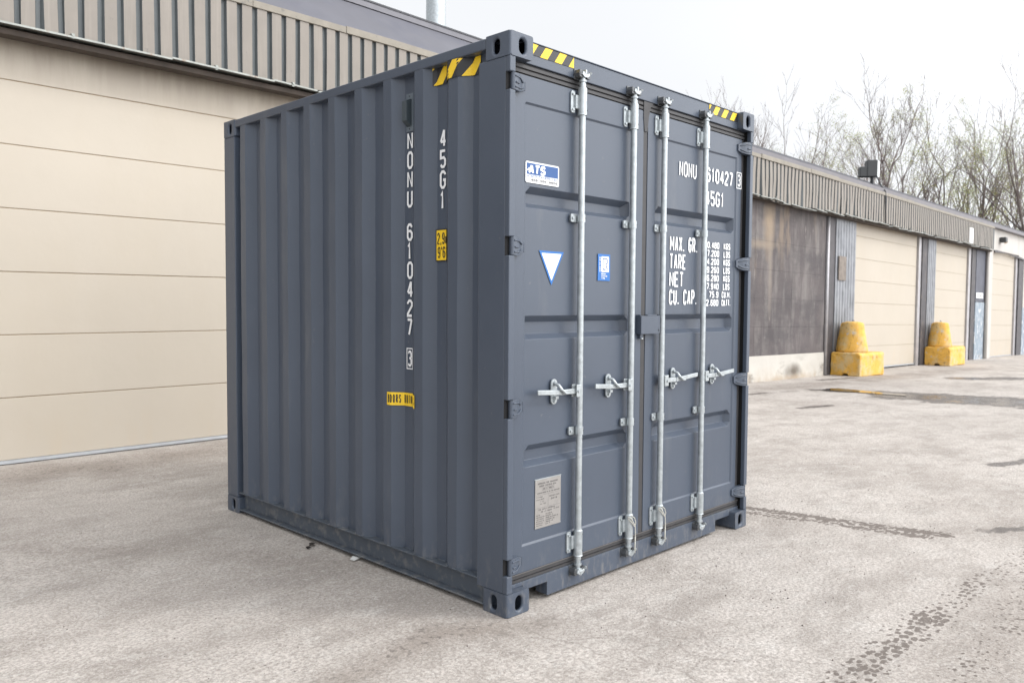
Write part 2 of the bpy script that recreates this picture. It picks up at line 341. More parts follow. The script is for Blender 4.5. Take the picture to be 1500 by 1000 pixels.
# wear: a slightly darker, grittier lane worn by wheels, and pale scuffed patches
wear = np.zeros_like(X)
def lane(pts, wd, amt):
    global wear
    for a, b in zip(pts, pts[1:]):
        dx, dy = b[0]-a[0], b[1]-a[1]; L2 = dx*dx+dy*dy
        t = np.clip(((X-a[0])*dx+(Y-a[1])*dy)/L2, 0, 1); d = np.hypot(X-a[0]-t*dx, Y-a[1]-t*dy)
        wear = np.maximum(wear, amt*np.exp(-(d/wd)**2*1.5)*(.4+.9*vnoise(X, Y, 3, 9)))
lane([(-1.6, -.15), (-.99, .03), (-.35, .12), (.1, -.18)], .13, .9)
lane([(-1.2, -.75), (-.2, -.62), (.7, -.75)], .10, .3)
lane([(-.8, 5.35), (1.2, 5.3), (4, 5.25)], .55, .8)
lane([(-1.6, 3.2), (-.6, 2.1), (.1, 1.0)], .18, .35)
lane([(1.0, -1.9), (3.4, -1.8), (7, -1.9)], .35, .35)
lane([(2.7, .1), (3.2, -1.0), (4.5, -2.2)], .3, .3)
lane([(12.5, 4.9), (17, 4.5), (24, 4.2)], .6, .7)
damp = np.zeros_like(X)
def dampen(pts, wd, amt=1.0):
    global damp
    for a, b in zip(pts, pts[1:]):
        dx, dy = b[0]-a[0], b[1]-a[1]; L2 = dx*dx+dy*dy
        t = np.clip(((X-a[0])*dx+(Y-a[1])*dy)/L2, 0, 1); d = np.hypot(X-a[0]-t*dx, Y-a[1]-t*dy)
        damp = np.maximum(damp, amt*np.clip(1.35-d/wd, 0, 1))
dampen([(13.1, 4.1), (13.4, 3.2), (13.35, 2.4)], .32); dampen([(13.35, 2.4), (13.5, 1.6), (13.6, .6), (13.4, -.6)], 1.05); dampen([(13.8, 1.2), (14.6, .2)], .9)
dampen([(19.3, 3.1), (20.5, 2.4), (20.6, 1.6)], .55, .9); dampen([(6.45, -.62), (7.1, -.78), (7.9, -.9)], .11, .8)
dampen([(15.4, 5.15), (17.1, 4.98)], .16, .8); dampen([(9.6, 2.9), (10.5, 2.8)], .13, .7); dampen([(11.0, 4.6), (12.5, 4.3)], .14, .6); dampen([(3.5, -1.25), (4.1, -1.6)], .10, .55)
prn = np.zeros_like(X)
def tyre(pts, wd, amt):
    global prn
    for a, b in zip(pts, pts[1:]):
        dx, dy = b[0]-a[0], b[1]-a[1]; L2 = dx*dx+dy*dy
        t = np.clip(((X-a[0])*dx+(Y-a[1])*dy)/L2, 0, 1); d = np.hypot(X-a[0]-t*dx, Y-a[1]-t*dy)
        prn = np.maximum(prn, amt*np.clip(1.6-d/wd, 0, 1))
tyre([(.3, -1.47), (.95, -1.475), (1.6, -1.50)], .10, 1.08); tyre([(1.6, -1.50), (2.5, -1.54)], .09, .90); tyre([(2.3, -1.54), (3.6, -1.62), (5.0, -1.8)], .10, .74)
tyre([(.9, -1.83), (2.2, -1.79), (3.4, -1.80)], .12, .74)
tyre([(2.90, .22), (3.04, -.38), (3.20, -1.08)], .07, 1.35); tyre([(2.77, .16), (2.91, -.38), (3.05, -1.0)], .06, 1.25); tyre([(2.60, .05), (2.80, -.8)], .05, .52)
nx, ny = X.shape
idx = np.arange(nx*ny).reshape(nx, ny)
F = np.stack([idx[:-1, :-1], idx[1:, :-1], idx[1:, 1:], idx[:-1, 1:]], -1).reshape(-1, 4)
gm = bpy.data.meshes.new('ground'); gm.vertices.add(nx*ny); gm.vertices.foreach_set('co', np.stack([X, Y, Z], -1).ravel().astype(np.float32))
gm.loops.add(F.size); gm.loops.foreach_set('vertex_index', F.ravel().astype(np.int32))
gm.polygons.add(len(F)); gm.polygons.foreach_set('loop_start', np.arange(0, F.size, 4).astype(np.int32)); gm.polygons.foreach_set('loop_total', np.full(len(F), 4, np.int32))
gm.polygons.foreach_set('use_smooth', np.ones(len(F), bool)); gm.update(calc_edges=True)
ad_ = gm.attributes.new('damp', 'FLOAT', 'POINT'); ad_.data.foreach_set('value', damp.ravel().astype(np.float32)); ap_ = gm.attributes.new('print', 'FLOAT', 'POINT'); ap_.data.foreach_set('value', prn.ravel().astype(np.float32)); at = gm.attributes.new('wear', 'FLOAT', 'POINT'); at.data.foreach_set('value', wear.ravel().astype(np.float32))
GM = bpy.data.materials.new('worn_concrete_yard'); GM.use_nodes = True; t = GM.node_tree; B = t.nodes['Principled BSDF']; B.inputs['Roughness'].default_value = .85
B.inputs['Specular IOR Level'].default_value = .3
tcg = N(t, 'ShaderNodeTexCoord')
def gn(scale, detail=8, rough=.6, sc=(1, 1, 1), rot=0, dist=0):
    mp = N(t, 'ShaderNodeMapping'); mp.inputs['Scale'].default_value = sc; mp.inputs['Rotation'].default_value = (0, 0, rot)
    n = N(t, 'ShaderNodeTexNoise'); n.inputs['Scale'].default_value = scale; n.inputs['Detail'].default_value = detail; n.inputs['Roughness'].default_value = rough; n.inputs['Distortion'].default_value = dist
    t.links.new(tcg.outputs['Object'], mp.inputs[0]); t.links.new(mp.outputs[0], n.inputs['Vector']); return n.outputs[0]
def rmp(src, lo, hi, a=0., b=1.):
    r = N(t, 'ShaderNodeMapRange'); r.inputs['From Min'].default_value = lo; r.inputs['From Max'].default_value = hi; r.inputs['To Min'].default_value = a; r.inputs['To Max'].default_value = b
    t.links.new(src, r.inputs[0]); return r.outputs[0]
def mixc(fac, a, b):
    x = N(t, 'ShaderNodeMix', data_type='RGBA')
    if isinstance(fac, float): x.inputs[0].default_value = fac
    else: t.links.new(fac, x.inputs[0])
    for s, k in ((a, 6), (b, 7)):
        if isinstance(s, tuple): x.inputs[k].default_value = (*s, 1)
        else: t.links.new(s, x.inputs[k])
    return x.outputs[2]
def mul(a, b):
    m = N(t, 'ShaderNodeMath', operation='MULTIPLY')
    for s, k in ((a, 0), (b, 1)):
        if isinstance(s, float): m.inputs[k].default_value = s
        else: t.links.new(s, m.inputs[k])
    return m.outputs[0]
c = mixc(rmp(gn(.45, 6), .35, .65), (.425, .382, .345), (.585, .538, .495))
c = mixc(rmp(gn(1.1, 9, .68, (1, 2.0, 1), .75), .47, .63, 0, .75), c, (.310, .275, .246))
c = mixc(rmp(gn(2.6, 8, .7, (1, 1.8, 1), .5), .54, .70, 0, .60), c, (.635, .605, .565))
c = mixc(rmp(gn(6.5, 8, .75, (1, 1.5, 1), .6), .50, .66, 0, .60), c, (.345, .310, .275))
c = mixc(rmp(gn(9, 8, .75, (1, 1.4, 1), .2), .54, .66, 0, .55), c, (.66, .63, .59))
c = mixc(rmp(gn(55, 4, .7), .42, .58, 0, .62), c, (.235, .210, .188))
c = mixc(rmp(gn(85, 3, .7, (1, 1.2, 1), .3), .56, .66, 0, .50), c, (.70, .675, .635))
# dark grit specks, clustered
sp = mul(rmp(gn(34, 3, .6, (1, 2.2, 1), .8), .640, .685), rmp(gn(1.3, 4), .38, .62))
sp3 = mul(rmp(gn(11, 5, .75, (1, 2.8, 1), .45), .60, .64), rmp(gn(1.0, 5), .46, .60))
c = mixc(mul(sp3, .45), c, (.20, .175, .155))
c = mixc(mul(sp, .85), c, (.13, .11, .10))
sp2 = mul(rmp(gn(16, 3, .65, (1, 2.6, 1), .8), .665, .70), rmp(gn(.8, 4), .42, .62))
c = mixc(mul(sp2, .8), c, (.11, .095, .085))
aw = N(t, 'ShaderNodeAttribute', attribute_name='wear')
c = mixc(mul(aw.outputs['Fac'], .72), c, (.215, .180, .152))
c = mixc(mul(mul(aw.outputs['Fac'], rmp(gn(22, 4, .7), .54, .62)), .75), c, (.10, .088, .08))
apn = N(t, 'ShaderNodeAttribute', attribute_name='print')
vb = N(t, 'ShaderNodeTexVoronoi'); vb.inputs['Scale'].default_value = 1; vb.inputs['Randomness'].default_value = .72
mpv = N(t, 'ShaderNodeMapping'); mpv.inputs['Scale'].default_value = (19, 30, 1); wob = N(t, 'ShaderNodeVectorMath', operation='ADD'); nw = N(t, 'ShaderNodeTexNoise'); nw.inputs['Scale'].default_value = 40; nw.inputs['Detail'].default_value = 5
scl = N(t, 'ShaderNodeVectorMath', operation='SCALE'); scl.inputs['Scale'].default_value = .85
t.links.new(tcg.outputs['Object'], nw.inputs['Vector']); t.links.new(nw.outputs[1], scl.inputs[0]); t.links.new(tcg.outputs['Object'], mpv.inputs[0]); t.links.new(mpv.outputs[0], wob.inputs[0]); t.links.new(scl.outputs[0], wob.inputs[1]); t.links.new(wob.outputs[0], vb.inputs['Vector'])
blk = rmp(vb.outputs['Distance'], .10, .62, .55, -.25)
ps = N(t, 'ShaderNodeMath', operation='ADD'); t.links.new(blk, ps.inputs[0]); t.links.new(apn.outputs['Fac'], ps.inputs[1])
ps2 = N(t, 'ShaderNodeMath', operation='ADD'); t.links.new(ps.outputs[0], ps2.inputs[0]); t.links.new(rmp(gn(5, 5, .6), .3, .7, -.28, .22), ps2.inputs[1])
c = mixc(mul(rmp(ps2.outputs[0], .98, 1.10), .80), c, (.120, .098, .084))
# fine cracks
vr = N(t, 'ShaderNodeTexVoronoi', feature='DISTANCE_TO_EDGE'); vr.inputs['Scale'].default_value = .42
mp = N(t, 'ShaderNodeMapping'); ad = N(t, 'ShaderNodeVectorMath', operation='ADD'); nn = N(t, 'ShaderNodeTexNoise'); nn.inputs['Scale'].default_value = 1.5; nn.inputs['Detail'].default_value = 7
t.links.new(tcg.outputs['Object'], nn.inputs['Vector']); t.links.new(tcg.outputs['Object'], ad.inputs[0]); t.links.new(nn.outputs[1], ad.inputs[1]); t.links.new(ad.outputs[0], vr.inputs['Vector'])
crk = mul(rmp(vr.outputs[0], .0, .006, 1., 0.), rmp(gn(.5, 3), .50, .62))
c = mixc(mul(crk, .45), c, (.19, .165, .145))
adm = N(t, 'ShaderNodeAttribute', attribute_name='damp')
sm_ = N(t, 'ShaderNodeMath', operation='ADD'); t.links.new(adm.outputs['Fac'], sm_.inputs[0]); t.links.new(rmp(gn(1.6, 8, .68, (1, 1.6, 1)), .3, .7, -.55, .35), sm_.inputs[1])
dmask = rmp(sm_.outputs[0], .38, .56)
c = mixc(mul(dmask, .90), c, (.105, .090, .080))
wet = rmp(sm_.outputs[0], .70, .86)
rg1 = N(t, 'ShaderNodeMix'); t.links.new(dmask, rg1.inputs[0]); rg1.inputs[2].default_value = .88; rg1.inputs[3].default_value = .50
rg2 = N(t, 'ShaderNodeMix'); t.links.new(wet, rg2.inputs[0]); t.links.new(rg1.outputs[0], rg2.inputs[2]); rg2.inputs[3].default_value = .16; t.links.new(rg2.outputs[0], B.inputs['Roughness'])
t.links.new(c, B.inputs['Base Color'])
bp = N(t, 'ShaderNodeBump'); bp.inputs['Strength'].default_value = .8; bp.inputs['Distance'].default_value = .007
a1 = N(t, 'ShaderNodeMath', operation='ADD'); t.links.new(gn(70, 6, .7), a1.inputs[0]); t.links.new(mul(gn(14, 6, .6), 1.4), a1.inputs[1])
t.links.new(a1.outputs[0], bp.inputs['Height']); t.links.new(bp.outputs[0], B.inputs['Normal'])
gm.materials.append(GM); go = bpy.data.objects.new('ground', gm); C.objects.link(go); go['kind'] = 'structure'

# puddle and damp stains, lying as thin sheets on the yard
PUD = mat('puddle_water', (.055, .050, .045), .04, 0, .3, 2, .03, 3)
DAMP = mat('damp_ground', (.135, .120, .108), .5, 0, .25, 8, .5, 60)
DAMP2 = mat('half_dry_ground', (.225, .190, .165), .75, 0, .25, 8, .5, 60)
def gh(x, y):
    """ground height under a point, from the same field as the ground mesh"""
    X_ = np.array([x]); Y_ = np.array([y])
    nr = np.clip((30-X_)/6, 0, 1)*np.clip((X_+6)/3, 0, 1)*np.clip((7-Y_)/1, 0, 1)*np.clip((Y_+8)/3, 0, 1)
    return float(gz(x)+nr[0]*((vnoise(X_, Y_, .9, 1)[0]-.62)*.008+(vnoise(X_, Y_, 3.1, 2)[0]-.6)*.004+(vnoise(X_, Y_, 9, 3)[0]-.5)*.0025)-.001*nr[0])
def blob(mb, pts, lift, jit=.0, sub=4):
    """irregular flat patch"""
    q = []
    n = len(pts)
    for i in range(n):
        a, b = pts[i], pts[(i+1) % n]
        for k in range(sub):
            f = k/sub; q.append((a[0]*(1-f)+b[0]*f+random.uniform(-jit, jit), a[1]*(1-f)+b[1]*f+random.uniform(-jit, jit)))
    mb.add([(x, y, gz(x)+lift) for x, y in q], [tuple(range(len(q)))])
mb = MB(); blob(mb, [(13.1, 4.10), (13.55, 4.05), (13.72, 3.95), (13.55, 3.13), (13.5, 2.6), (13.25, 2.5), (13.15, 3.3)], .012, .03, 5)
tag(mb.build('puddle', PUD), kind='structure')
# gravel grit lying about
def grit(name, n, reg, smin, smax, m, dens=None):
    mb = MB(); k = 0
    while k < n:
        x = random.uniform(*reg[0]); y = random.uniform(*reg[1])
        if -.05 < x < 2.5 and -.05 < y < 3.05: continue
        k += 1
        r = random.uniform(smin, smax)*(.6+.8*random.random()**3); z = gh(x, y)
        vs = [(x+random.uniform(.6, 1)*r*math.cos(a), y+random.uniform(.6, 1)*r*math.sin(a), z-.001) for a in (0, 1.26, 2.5, 3.8, 5.0)]
        vs.append((x, y, z+r*random.uniform(.5, .9)))
        mb.add(vs, [(0, 1, 5), (1, 2, 5), (2, 3, 5), (3, 4, 5), (4, 0, 5)])
    tag(mb.build(name, m), 'loose grit and small stones scattered over the concrete yard', kind='stuff')
STONE = mat('stone_grit', (.40, .37, .34), .9, 0, .35, 12); STONED = mat('dark_grit', (.12, .10, .09), .9, 0, .4, 12)
grit('grit', 5200, ((-2.2, 6), (-2.8, 5.6)), .0022, .0060, STONE)
grit('grit', 2200, ((-2.2, 7), (-2.8, 5.6)), .0022, .0065, STONED)
grit('grit', 420, ((.05, 3.0), (-1.1, -.08)), .0022, .0070, STONED)

# ------------------------------------------------------------------ shipping container
W_, L_, H_ = 2.438, 2.991, 2.896
box = thing('shipping_container', 'dark blue-grey steel shipping container standing alone on the concrete yard', 'container')
# corner castings with oval holes
def stadium(cx, cz, w, h, n=8):
    r = w/2; q = []
    for i in range(n+1):
        a = math.pi*i/n; q.append((cx+r*math.cos(a), cz+(h/2-r)+r*math.sin(a)))
    for i in range(n+1):
        a = math.pi+math.pi*i/n; q.append((cx+r*math.cos(a), cz-(h/2-r)+r*math.sin(a)))
    return q
def casting(x0, dx, y0, dy, z0, top):
    """x0,y0: the outer corner; dx,dy = +-1 point inwards"""
    mb = MB().mat(PAINT); wx, wy, hz = .162, .178, .118
    x1, y1, z1 = x0+dx*wx, y0+dy*wy, z0+hz
    zc = z0+(hz-.057 if top else .057)
    if top: zc = z0+hz-.060
    def face(P, u0, u1, hole, dP, uh):
        # rectangle u0..u1 x z0..z1 with a stadium hole, plus the tunnel behind it
        lo, hi = min(u0, u1), max(u0, u1)
        st = stadium(hole, zc, uh*.86, .074); n = len(st)
        rect = []
        for a, b in st:   # project each hole point outwards on the rectangle
            vx, vz = a-hole, b-zc
            k = 1e9
            if vx > 1e-9: k = min(k, (hi-hole)/vx)
            if vx < -1e-9: k = min(k, (lo-hole)/vx)
            if vz > 1e-9: k = min(k, (z1-zc)/vz)
            if vz < -1e-9: k = min(k, (z0-zc)/vz)
            rect.append((hole+vx*k, zc+vz*k))
        # add exact corners by snapping the nearest ray
        for cx_, cz_ in ((lo, z0), (hi, z0), (hi, z1), (lo, z1)):
            j = min(range(n), key=lambda i: (rect[i][0]-cx_)**2+(rect[i][1]-cz_)**2); rect[j] = (cx_, cz_)
        vs = [P(a, b, 0) for a, b in st]+[P(a, b, 0) for a, b in rect]+[P(a, b, dP) for a, b in st]
        fs = [(i, (i+1) % n, n+(i+1) % n, n+i) for i in range(n)]+[(i, 2*n+i, 2*n+(i+1) % n, (i+1) % n) for i in range(n)]
        mb.add(vs, fs)
    face(lambda a, b, d: (x0+dx*d, a, b), y0, y1, y0+dy*.100, .014, .055)      # side hole
    face(lambda a, b, d: (a, y0+dy*d, b), x0, x1, x0+dx*.090, .014, .058)      # end hole
    q = [(x0, y0), (x1, y0), (x1, y1), (x0, y1)]
    mb.add([(a, b, z0) for a, b in q], [(0, 1, 2, 3)]); mb.add([(a, b, z1) for a, b in q], [(0, 1, 2, 3)])
    mb.quad((x1, y0, z0), (x1, y1, z0), (x1, y1, z1), (x1, y0, z1)); mb.quad((x0, y1, z0), (x1, y1, z0), (x1, y1, z1), (x0, y1, z1))
    o = mb.build('corner_casting', None, box)
    import bmesh
    bm = bmesh.new(); bm.from_mesh(o.data); bmesh.ops.remove_doubles(bm, verts=bm.verts, dist=1e-5); bmesh.ops.recalc_face_normals(bm, faces=bm.faces)
    bm.to_mesh(o.data); bm.free()
    b = o.modifiers.new('bevel', 'BEVEL'); b.width = .012; b.segments = 4; b.limit_method = 'ANGLE'; b.angle_limit = R(60)
    for p in o.data.polygons: p.use_smooth = False
for z, tp in ((0, False), (H_-.118, True)):
    for x0, dx in ((0, 1), (W_, -1)):
        for y0, dy in ((0, 1), (L_, -1)):
            casting(x0, dx, y0, dy, z, tp)
ZB, ZT = .118, H_-.118
HZ = [(2.616, 2.702), (1.811, 1.904), (1.003, 1.096), (.209, .292)]     # hinge heights
# near posts (door end), J section with cut-outs for the hinges
for sgn, X0 in ((1, 0.0), (-1, W_)):
    mb = MB()
    f = lambda a: X0+sgn*a
    def bx(x0, x1, y0, y1, z0, z1): mb.box(min(f(x0), f(x1)), max(f(x0), f(x1)), y0, y1, z0, z1)
    bx(.003, .012, .034, .224, ZB, ZT)
    bx(.012, .060, .110, .124, ZB, ZT)
    bx(.012, .160, .212, .224, ZB, ZT)
    zs = [ZB]+[v for a, b in sorted(HZ) for v in (a, b)]+[ZT]
    for a, b in zip(zs[::2], zs[1::2]): bx(.003, .043, .003, .034, a, b)
    mb.build('corner_post', PAINT, box, .0065, 3)
    mb = MB()
    for a, b in HZ: bx(.0035, .046, .029, .0335, a, b)
    bx(.0125, .030, .040, .108, ZB, ZT)
    mb.build('post_shade_backing', BLACKHOLE, box)  # black backing that paints the hinge slots and post interior as shade
for X0, sgn in ((0, 1), (W_, -1)):
    mb = MB(); f = lambda a: X0+sgn*a
    mb.box(min(f(.003), f(.055)), max(f(.003), f(.055)), L_-.162, L_-.003, ZB, ZT); mb.build('corner_post', PAINT, box, .005, 3)
# corrugated side, pitch 283.5 mm
XO, XI = .005, .054
def side_knots():
    k = [(.224, XI-.002), (.246, XI)]
    y = .318
    while y < 2.80:
        seq = [(y, XI), (y+.066, XO), (y+.140, XO), (y+.206, XI)]
        if y > 2.55: seq = [(y, XI), (y+.075, XO), (y+.150, XO), (2.832, XI)]
        k += seq; y += .2845
    return k
KN = side_knots()
def xprof(y):
    for (a, xa), (b, xb) in zip(KN, KN[1:]):
        if a <= y <= b: return xa+(xb-xa)*(y-a)/(b-a)
    return XI
mb = MB(); zz = [.155]+[.155+2.69*i/24 for i in range(1, 25)]
rows = []
fine = []
for (a, xa), (b, xb) in zip(KN, KN[1:]):
    fine.append((a, xa))
    r = .004
fine.append(KN[-1])
dent = lambda y, z: .0012*math.sin(3.1*y+1.7*z)+.0009*math.sin(7.3*z+2*y)+.0006*math.sin(17*y+11*z)
vs = [(x+dent(y, z), y, z) for z in zz for y, x in fine]; n = len(fine)
mb.add(vs, [(i*n+j, i*n+j+1, (i+1)*n+j+1, (i+1)*n+j) for i in range(len(zz)-1) for j in range(n-1)])
o = mb.build('side_panel', PAINT, box, .003, 2)
mb = MB(); mb.add([(W_-x, y, z) for z in (zz[0], zz[-1]) for y, x in fine], [(j, n+j, n+j+1, j+1) for j in range(n-1)]); mb.build('side_panel', PAINT, box)
# rails
for X0, sgn in ((0, 1), (W_, -1)):
    f = lambda a: X0+sgn*a
    mb = MB(); mb.box(min(f(.003), f(.062)), max(f(.003), f(.062)), .178, L_-.178, 2.838, H_-.004); mb.build('top_rail', PAINT, box, .006, 3)
    mb = MB()   # bottom rail: channel, open to the outside
    for x0, x1, z0, z1 in ((.052, .060, .033, .150), (.006, .060, .150, .157), (.004, .060, .024, .033)):
        mb.box(min(f(x0), f(x1)), max(f(x0), f(x1)), .178, L_-.178, z0, z1)
    mb.build('bottom_rail', RAIL, box, .0015, 1)
# wavy weld bead where the panel meets the rail
mb = MB()
for i in range(len(fine)-1):
    (a, xa), (b, xb) = fine[i], fine[i+1]
    mb.tube([(xa-.001, a, .158), (xb-.001, b, .158)], .0035, 6)
mb.build('weld_bead', RAIL, box)
# back end and roof
mb = MB(); mb.box(.055, W_-.055, L_-.06, L_-.03, .1, 2.85); mb.box(.16, W_-.16, L_-.08, L_-.004, 2.79, H_-.006); mb.box(.16, W_-.16, L_-.08, L_-.004, .02, .13); mb.build('end_wall', PAINT, box, .004)
mb = MB(); mb.box(.063, W_-.063, .131, L_-.081, 2.872, 2.886); mb.build('roof_panel', PAINT, box)
mb = MB(); mb.box(.062, W_-.062, .14, L_-.081, .13, .145); mb.build('floor_panel', BLACKHOLE, box)
# header and sill
mb = MB(); mb.box(.162, W_-.162, .046, .13, 2.779, 2.886); mb.box(.162, W_-.162, .040, .13, 2.8865, 2.8925)
mb.build('door_header', PAINT, box, .003)
mb = MB(); mb.prism([(.163, .139), (.163, .093), (.352, .093), (.352, .018), (2.085, .018), (2.085, .093), (2.275, .093), (2.275, .139)], .046, .056, 1)
mb.box(.046, .1625, .046, .056, .1185, .139); mb.box(2.2755, 2.392, .046, .056, .1185, .139)
mb.box(.060, W_-.060, .0565, .13, .128, .137); mb.box(.163, .352, .0565, .13, .086, .0925); mb.box(2.086, 2.275, .0565, .13, .086, .0925)
mb.box(.353, .361, .057, .13, .02, .092); mb.box(2.076, 2.084, .057, .13, .02, .092); mb.build('door_sill', PAINT, box, .002)
mb = MB(); mb.box(.17, 2.27, .30, .31, .0, .1); mb.build('fork_pocket_shade', BLACKHOLE, box)
# gaskets around the doors
mb = MB(); 
mb.box(.044, W_-.044, .1005, .112, .139, 2.90)
mb.box(.044, W_-.044, .0605, .0995, .1375, .183); mb.box(.044, W_-.044, .0605, .0995, 2.722, 2.778); mb.box(1.1815, 1.2255, .0615, .0995, .184, 2.721); mb.box(2.3525, 2.394, .0615, .0995, .184, 2.721)
for z0 in (2.727, 2.752): mb.box(.05, W_-.05, .050, .058, z0, z0+.015)
mb.box(.05, W_-.05, .052, .059, .1400, .1560); mb.box(.05, W_-.05, .0505, .0585, .1615, .1800)
mb.box(1.184, 1.223, .053, .061, .184, 2.72); mb.box(2.353, 2.388, .054, .061, .184, 2.72)
mb.build('door_gasket', RUBBER, box)
mb = MB(); mb.box(.05, W_-.05, .047, .0500, .1815, .1845); mb.build('gasket_edge_strip', mat('pale_gasket_lip', (.15, .14, .135), .6), box)

def door_leaf(xa, xb, pa, pb, label):
    """pressed steel leaf: x range xa..xb, pressed panel pa..pb"""
    recs = [(2.171, 2.140, 2.090, 2.063), (1.512, 1.480, 1.418, 1.390), (.842, .808, .756, .728)]
    zs = [.186, .320, .330]
    for a, b, c_, d in reversed(recs): zs += [d, c_, b, a]
    zs += [2.580, 2.590, 2.719]
    xs_ = [xa, pa-.010, pa, pa+.006, pa+.042]
    nmid = 6
    xs_ += [pa+.042+(pb-pa-.084)*i/nmid for i in range(1, nmid)]+[pb-.042, pb-.006, pb, pb+.010, xb]
    def dep(x, z):
        d = .050
        if pa <= x <= pb and .330 <= z <= 2.580: d += .008
        for a, b, c_, e in recs:
            if c_ <= z <= b and pa+.042-1e-6 <= x <= pb-.042+1e-6: d += .040
        d += .0007*math.sin(5*x+2.3*z)+.0004*math.sin(9*z-4*x)
        return d
    mb = MB().mat(PAINT); n = len(xs_)
    mb.add([(x, dep(x, z), z) for z in zs for x in xs_], [(i*n+j, i*n+j+1, (i+1)*n+j+1, (i+1)*n+j) for i in range(len(zs)-1) for j in range(n-1)])
    # thickness round the edge
    for (p, q) in (((xa, zs[0]), (xb, zs[0])), ((xb, zs[0]), (xb, zs[-1])), ((xb, zs[-1]), (xa, zs[-1])), ((xa, zs[-1]), (xa, zs[0]))):
        mb.quad((p[0], .050, p[1]), (q[0], .050, q[1]), (q[0], .0595, q[1]), (p[0], .0595, p[1]))
    return mb.build('door', None, box, .002, 2, label)
DL = door_leaf(.046, 1.180, .168, 1.065, 'left door leaf with stickers and data plate')
DR = door_leaf(1.226, 2.352, 1.315, 2.283, 'right door leaf with white stencilled weights')
for k, v in (('seam', 0),): pass

# hinges
def hinges(door, side):
    for z0, z1 in HZ:
        mb = MB(); zc = (z0+z1)/2; h = (z1-z0)/2
        f = (lambda a: a) if side == 0 else (lambda a: W_-a)
        sm = MB
        # knuckle
        mb.cyl((f(.0325), .0115, z0+.003), (f(.0325), .0115, z1-.003), .0108, n=20)
        mb.cyl((f(.0325), .0115, z0-.006), (f(.0325), .0115, z1+.006), .006, n=12)
        # blade: tapered plate curving back to the door
        xs_ = [.030, .060, .090, .120, .148]; yf = [.002, .006, .018, .034, .0415]; hh = [h*.96, h*.98, h*.92, h*.72, h*.45]
        vs = []
        for x, y, q in zip(xs_, yf, hh):
            vs += [(f(x), y, zc-q), (f(x), y, zc+q), (f(x), .0495, zc+q), (f(x), .0495, zc-q)]
        fs = []
        for i in range(4):
            for j in range(4): fs.append((i*4+j, i*4+(j+1) % 4, (i+1)*4+(j+1) % 4, (i+1)*4+j))
        fs += [(0, 1, 2, 3), (16, 19, 18, 17)]
        mb.add(vs, fs)
        # raised ribs
        for s in (-1, 1):
            mb.tube([(f(.040), .001, zc+s*h*.62), (f(.085), .013, zc+s*h*.60), (f(.128), .034, zc+s*h*.30)], .0045, 6)
        mb.tube([(f(.045), .0015, zc-.004), (f(.075), .0085, zc-.004)], .005, 6)
        mb.build('hinge', PAINT, door, .002)
hinges(DL, 0); hinges(DR, 1)

# locking bars
RY, RR = .020, .0178
def cam_end(mb, x, z, s):
    """cam at the end of a bar; s=+1 top, -1 bottom"""
    mb.mat(GALV)
    mb.cyl((x, RY, z-s*.075), (x, RY, z-s*.012), .0165, .0135, 16)
    mb.cyl((x, RY, z-s*.040), (x, RY, z-s*.030), .021, n=16)
    mb.box(x-.013, x+.013, RY-.020, RY+.022, z-.016, z+.012)
    mb.prism([(x-.030, z-.006), (x-.012, z-.018), (x+.016, z-.018), (x+.034, z-.004), (x+.030, z+.008), (x+.012, z+.002), (x-.010, z+.004), (x-.022, z+.012)], RY-.024, RY-.008, 1)
    mb.box(x-.006, x+.006, RY-.026, RY+.020, z-.002*s, z+.022*s) if s > 0 else mb.box(x-.006, x+.006, RY-.026, RY+.020, z-.022, z+.002)
def keeper(x, z, parent):
    mb = MB().mat(DKSTEEL)
    for s in (-1, 1):
        mb.prism([(x+s*.020, z-.022), (x+s*.042, z-.020), (x+s*.048, z), (x+s*.040, z+.020), (x+s*.020, z+.014)], .004, .0455, 1)
        mb.cyl((x+s*.034, .002, z), (x+s*.034, .010, z), .010, n=10)
    mb.box(x-.046, x+.046, .0405, .0455, z-.028, z+.028)
    mb.mat(GALV); mb.cyl((x+.040, -.004, z+.010), (x+.048, .004, z+.012), .007, n=8)
    mb.build('cam_keeper', None, parent, .0015)
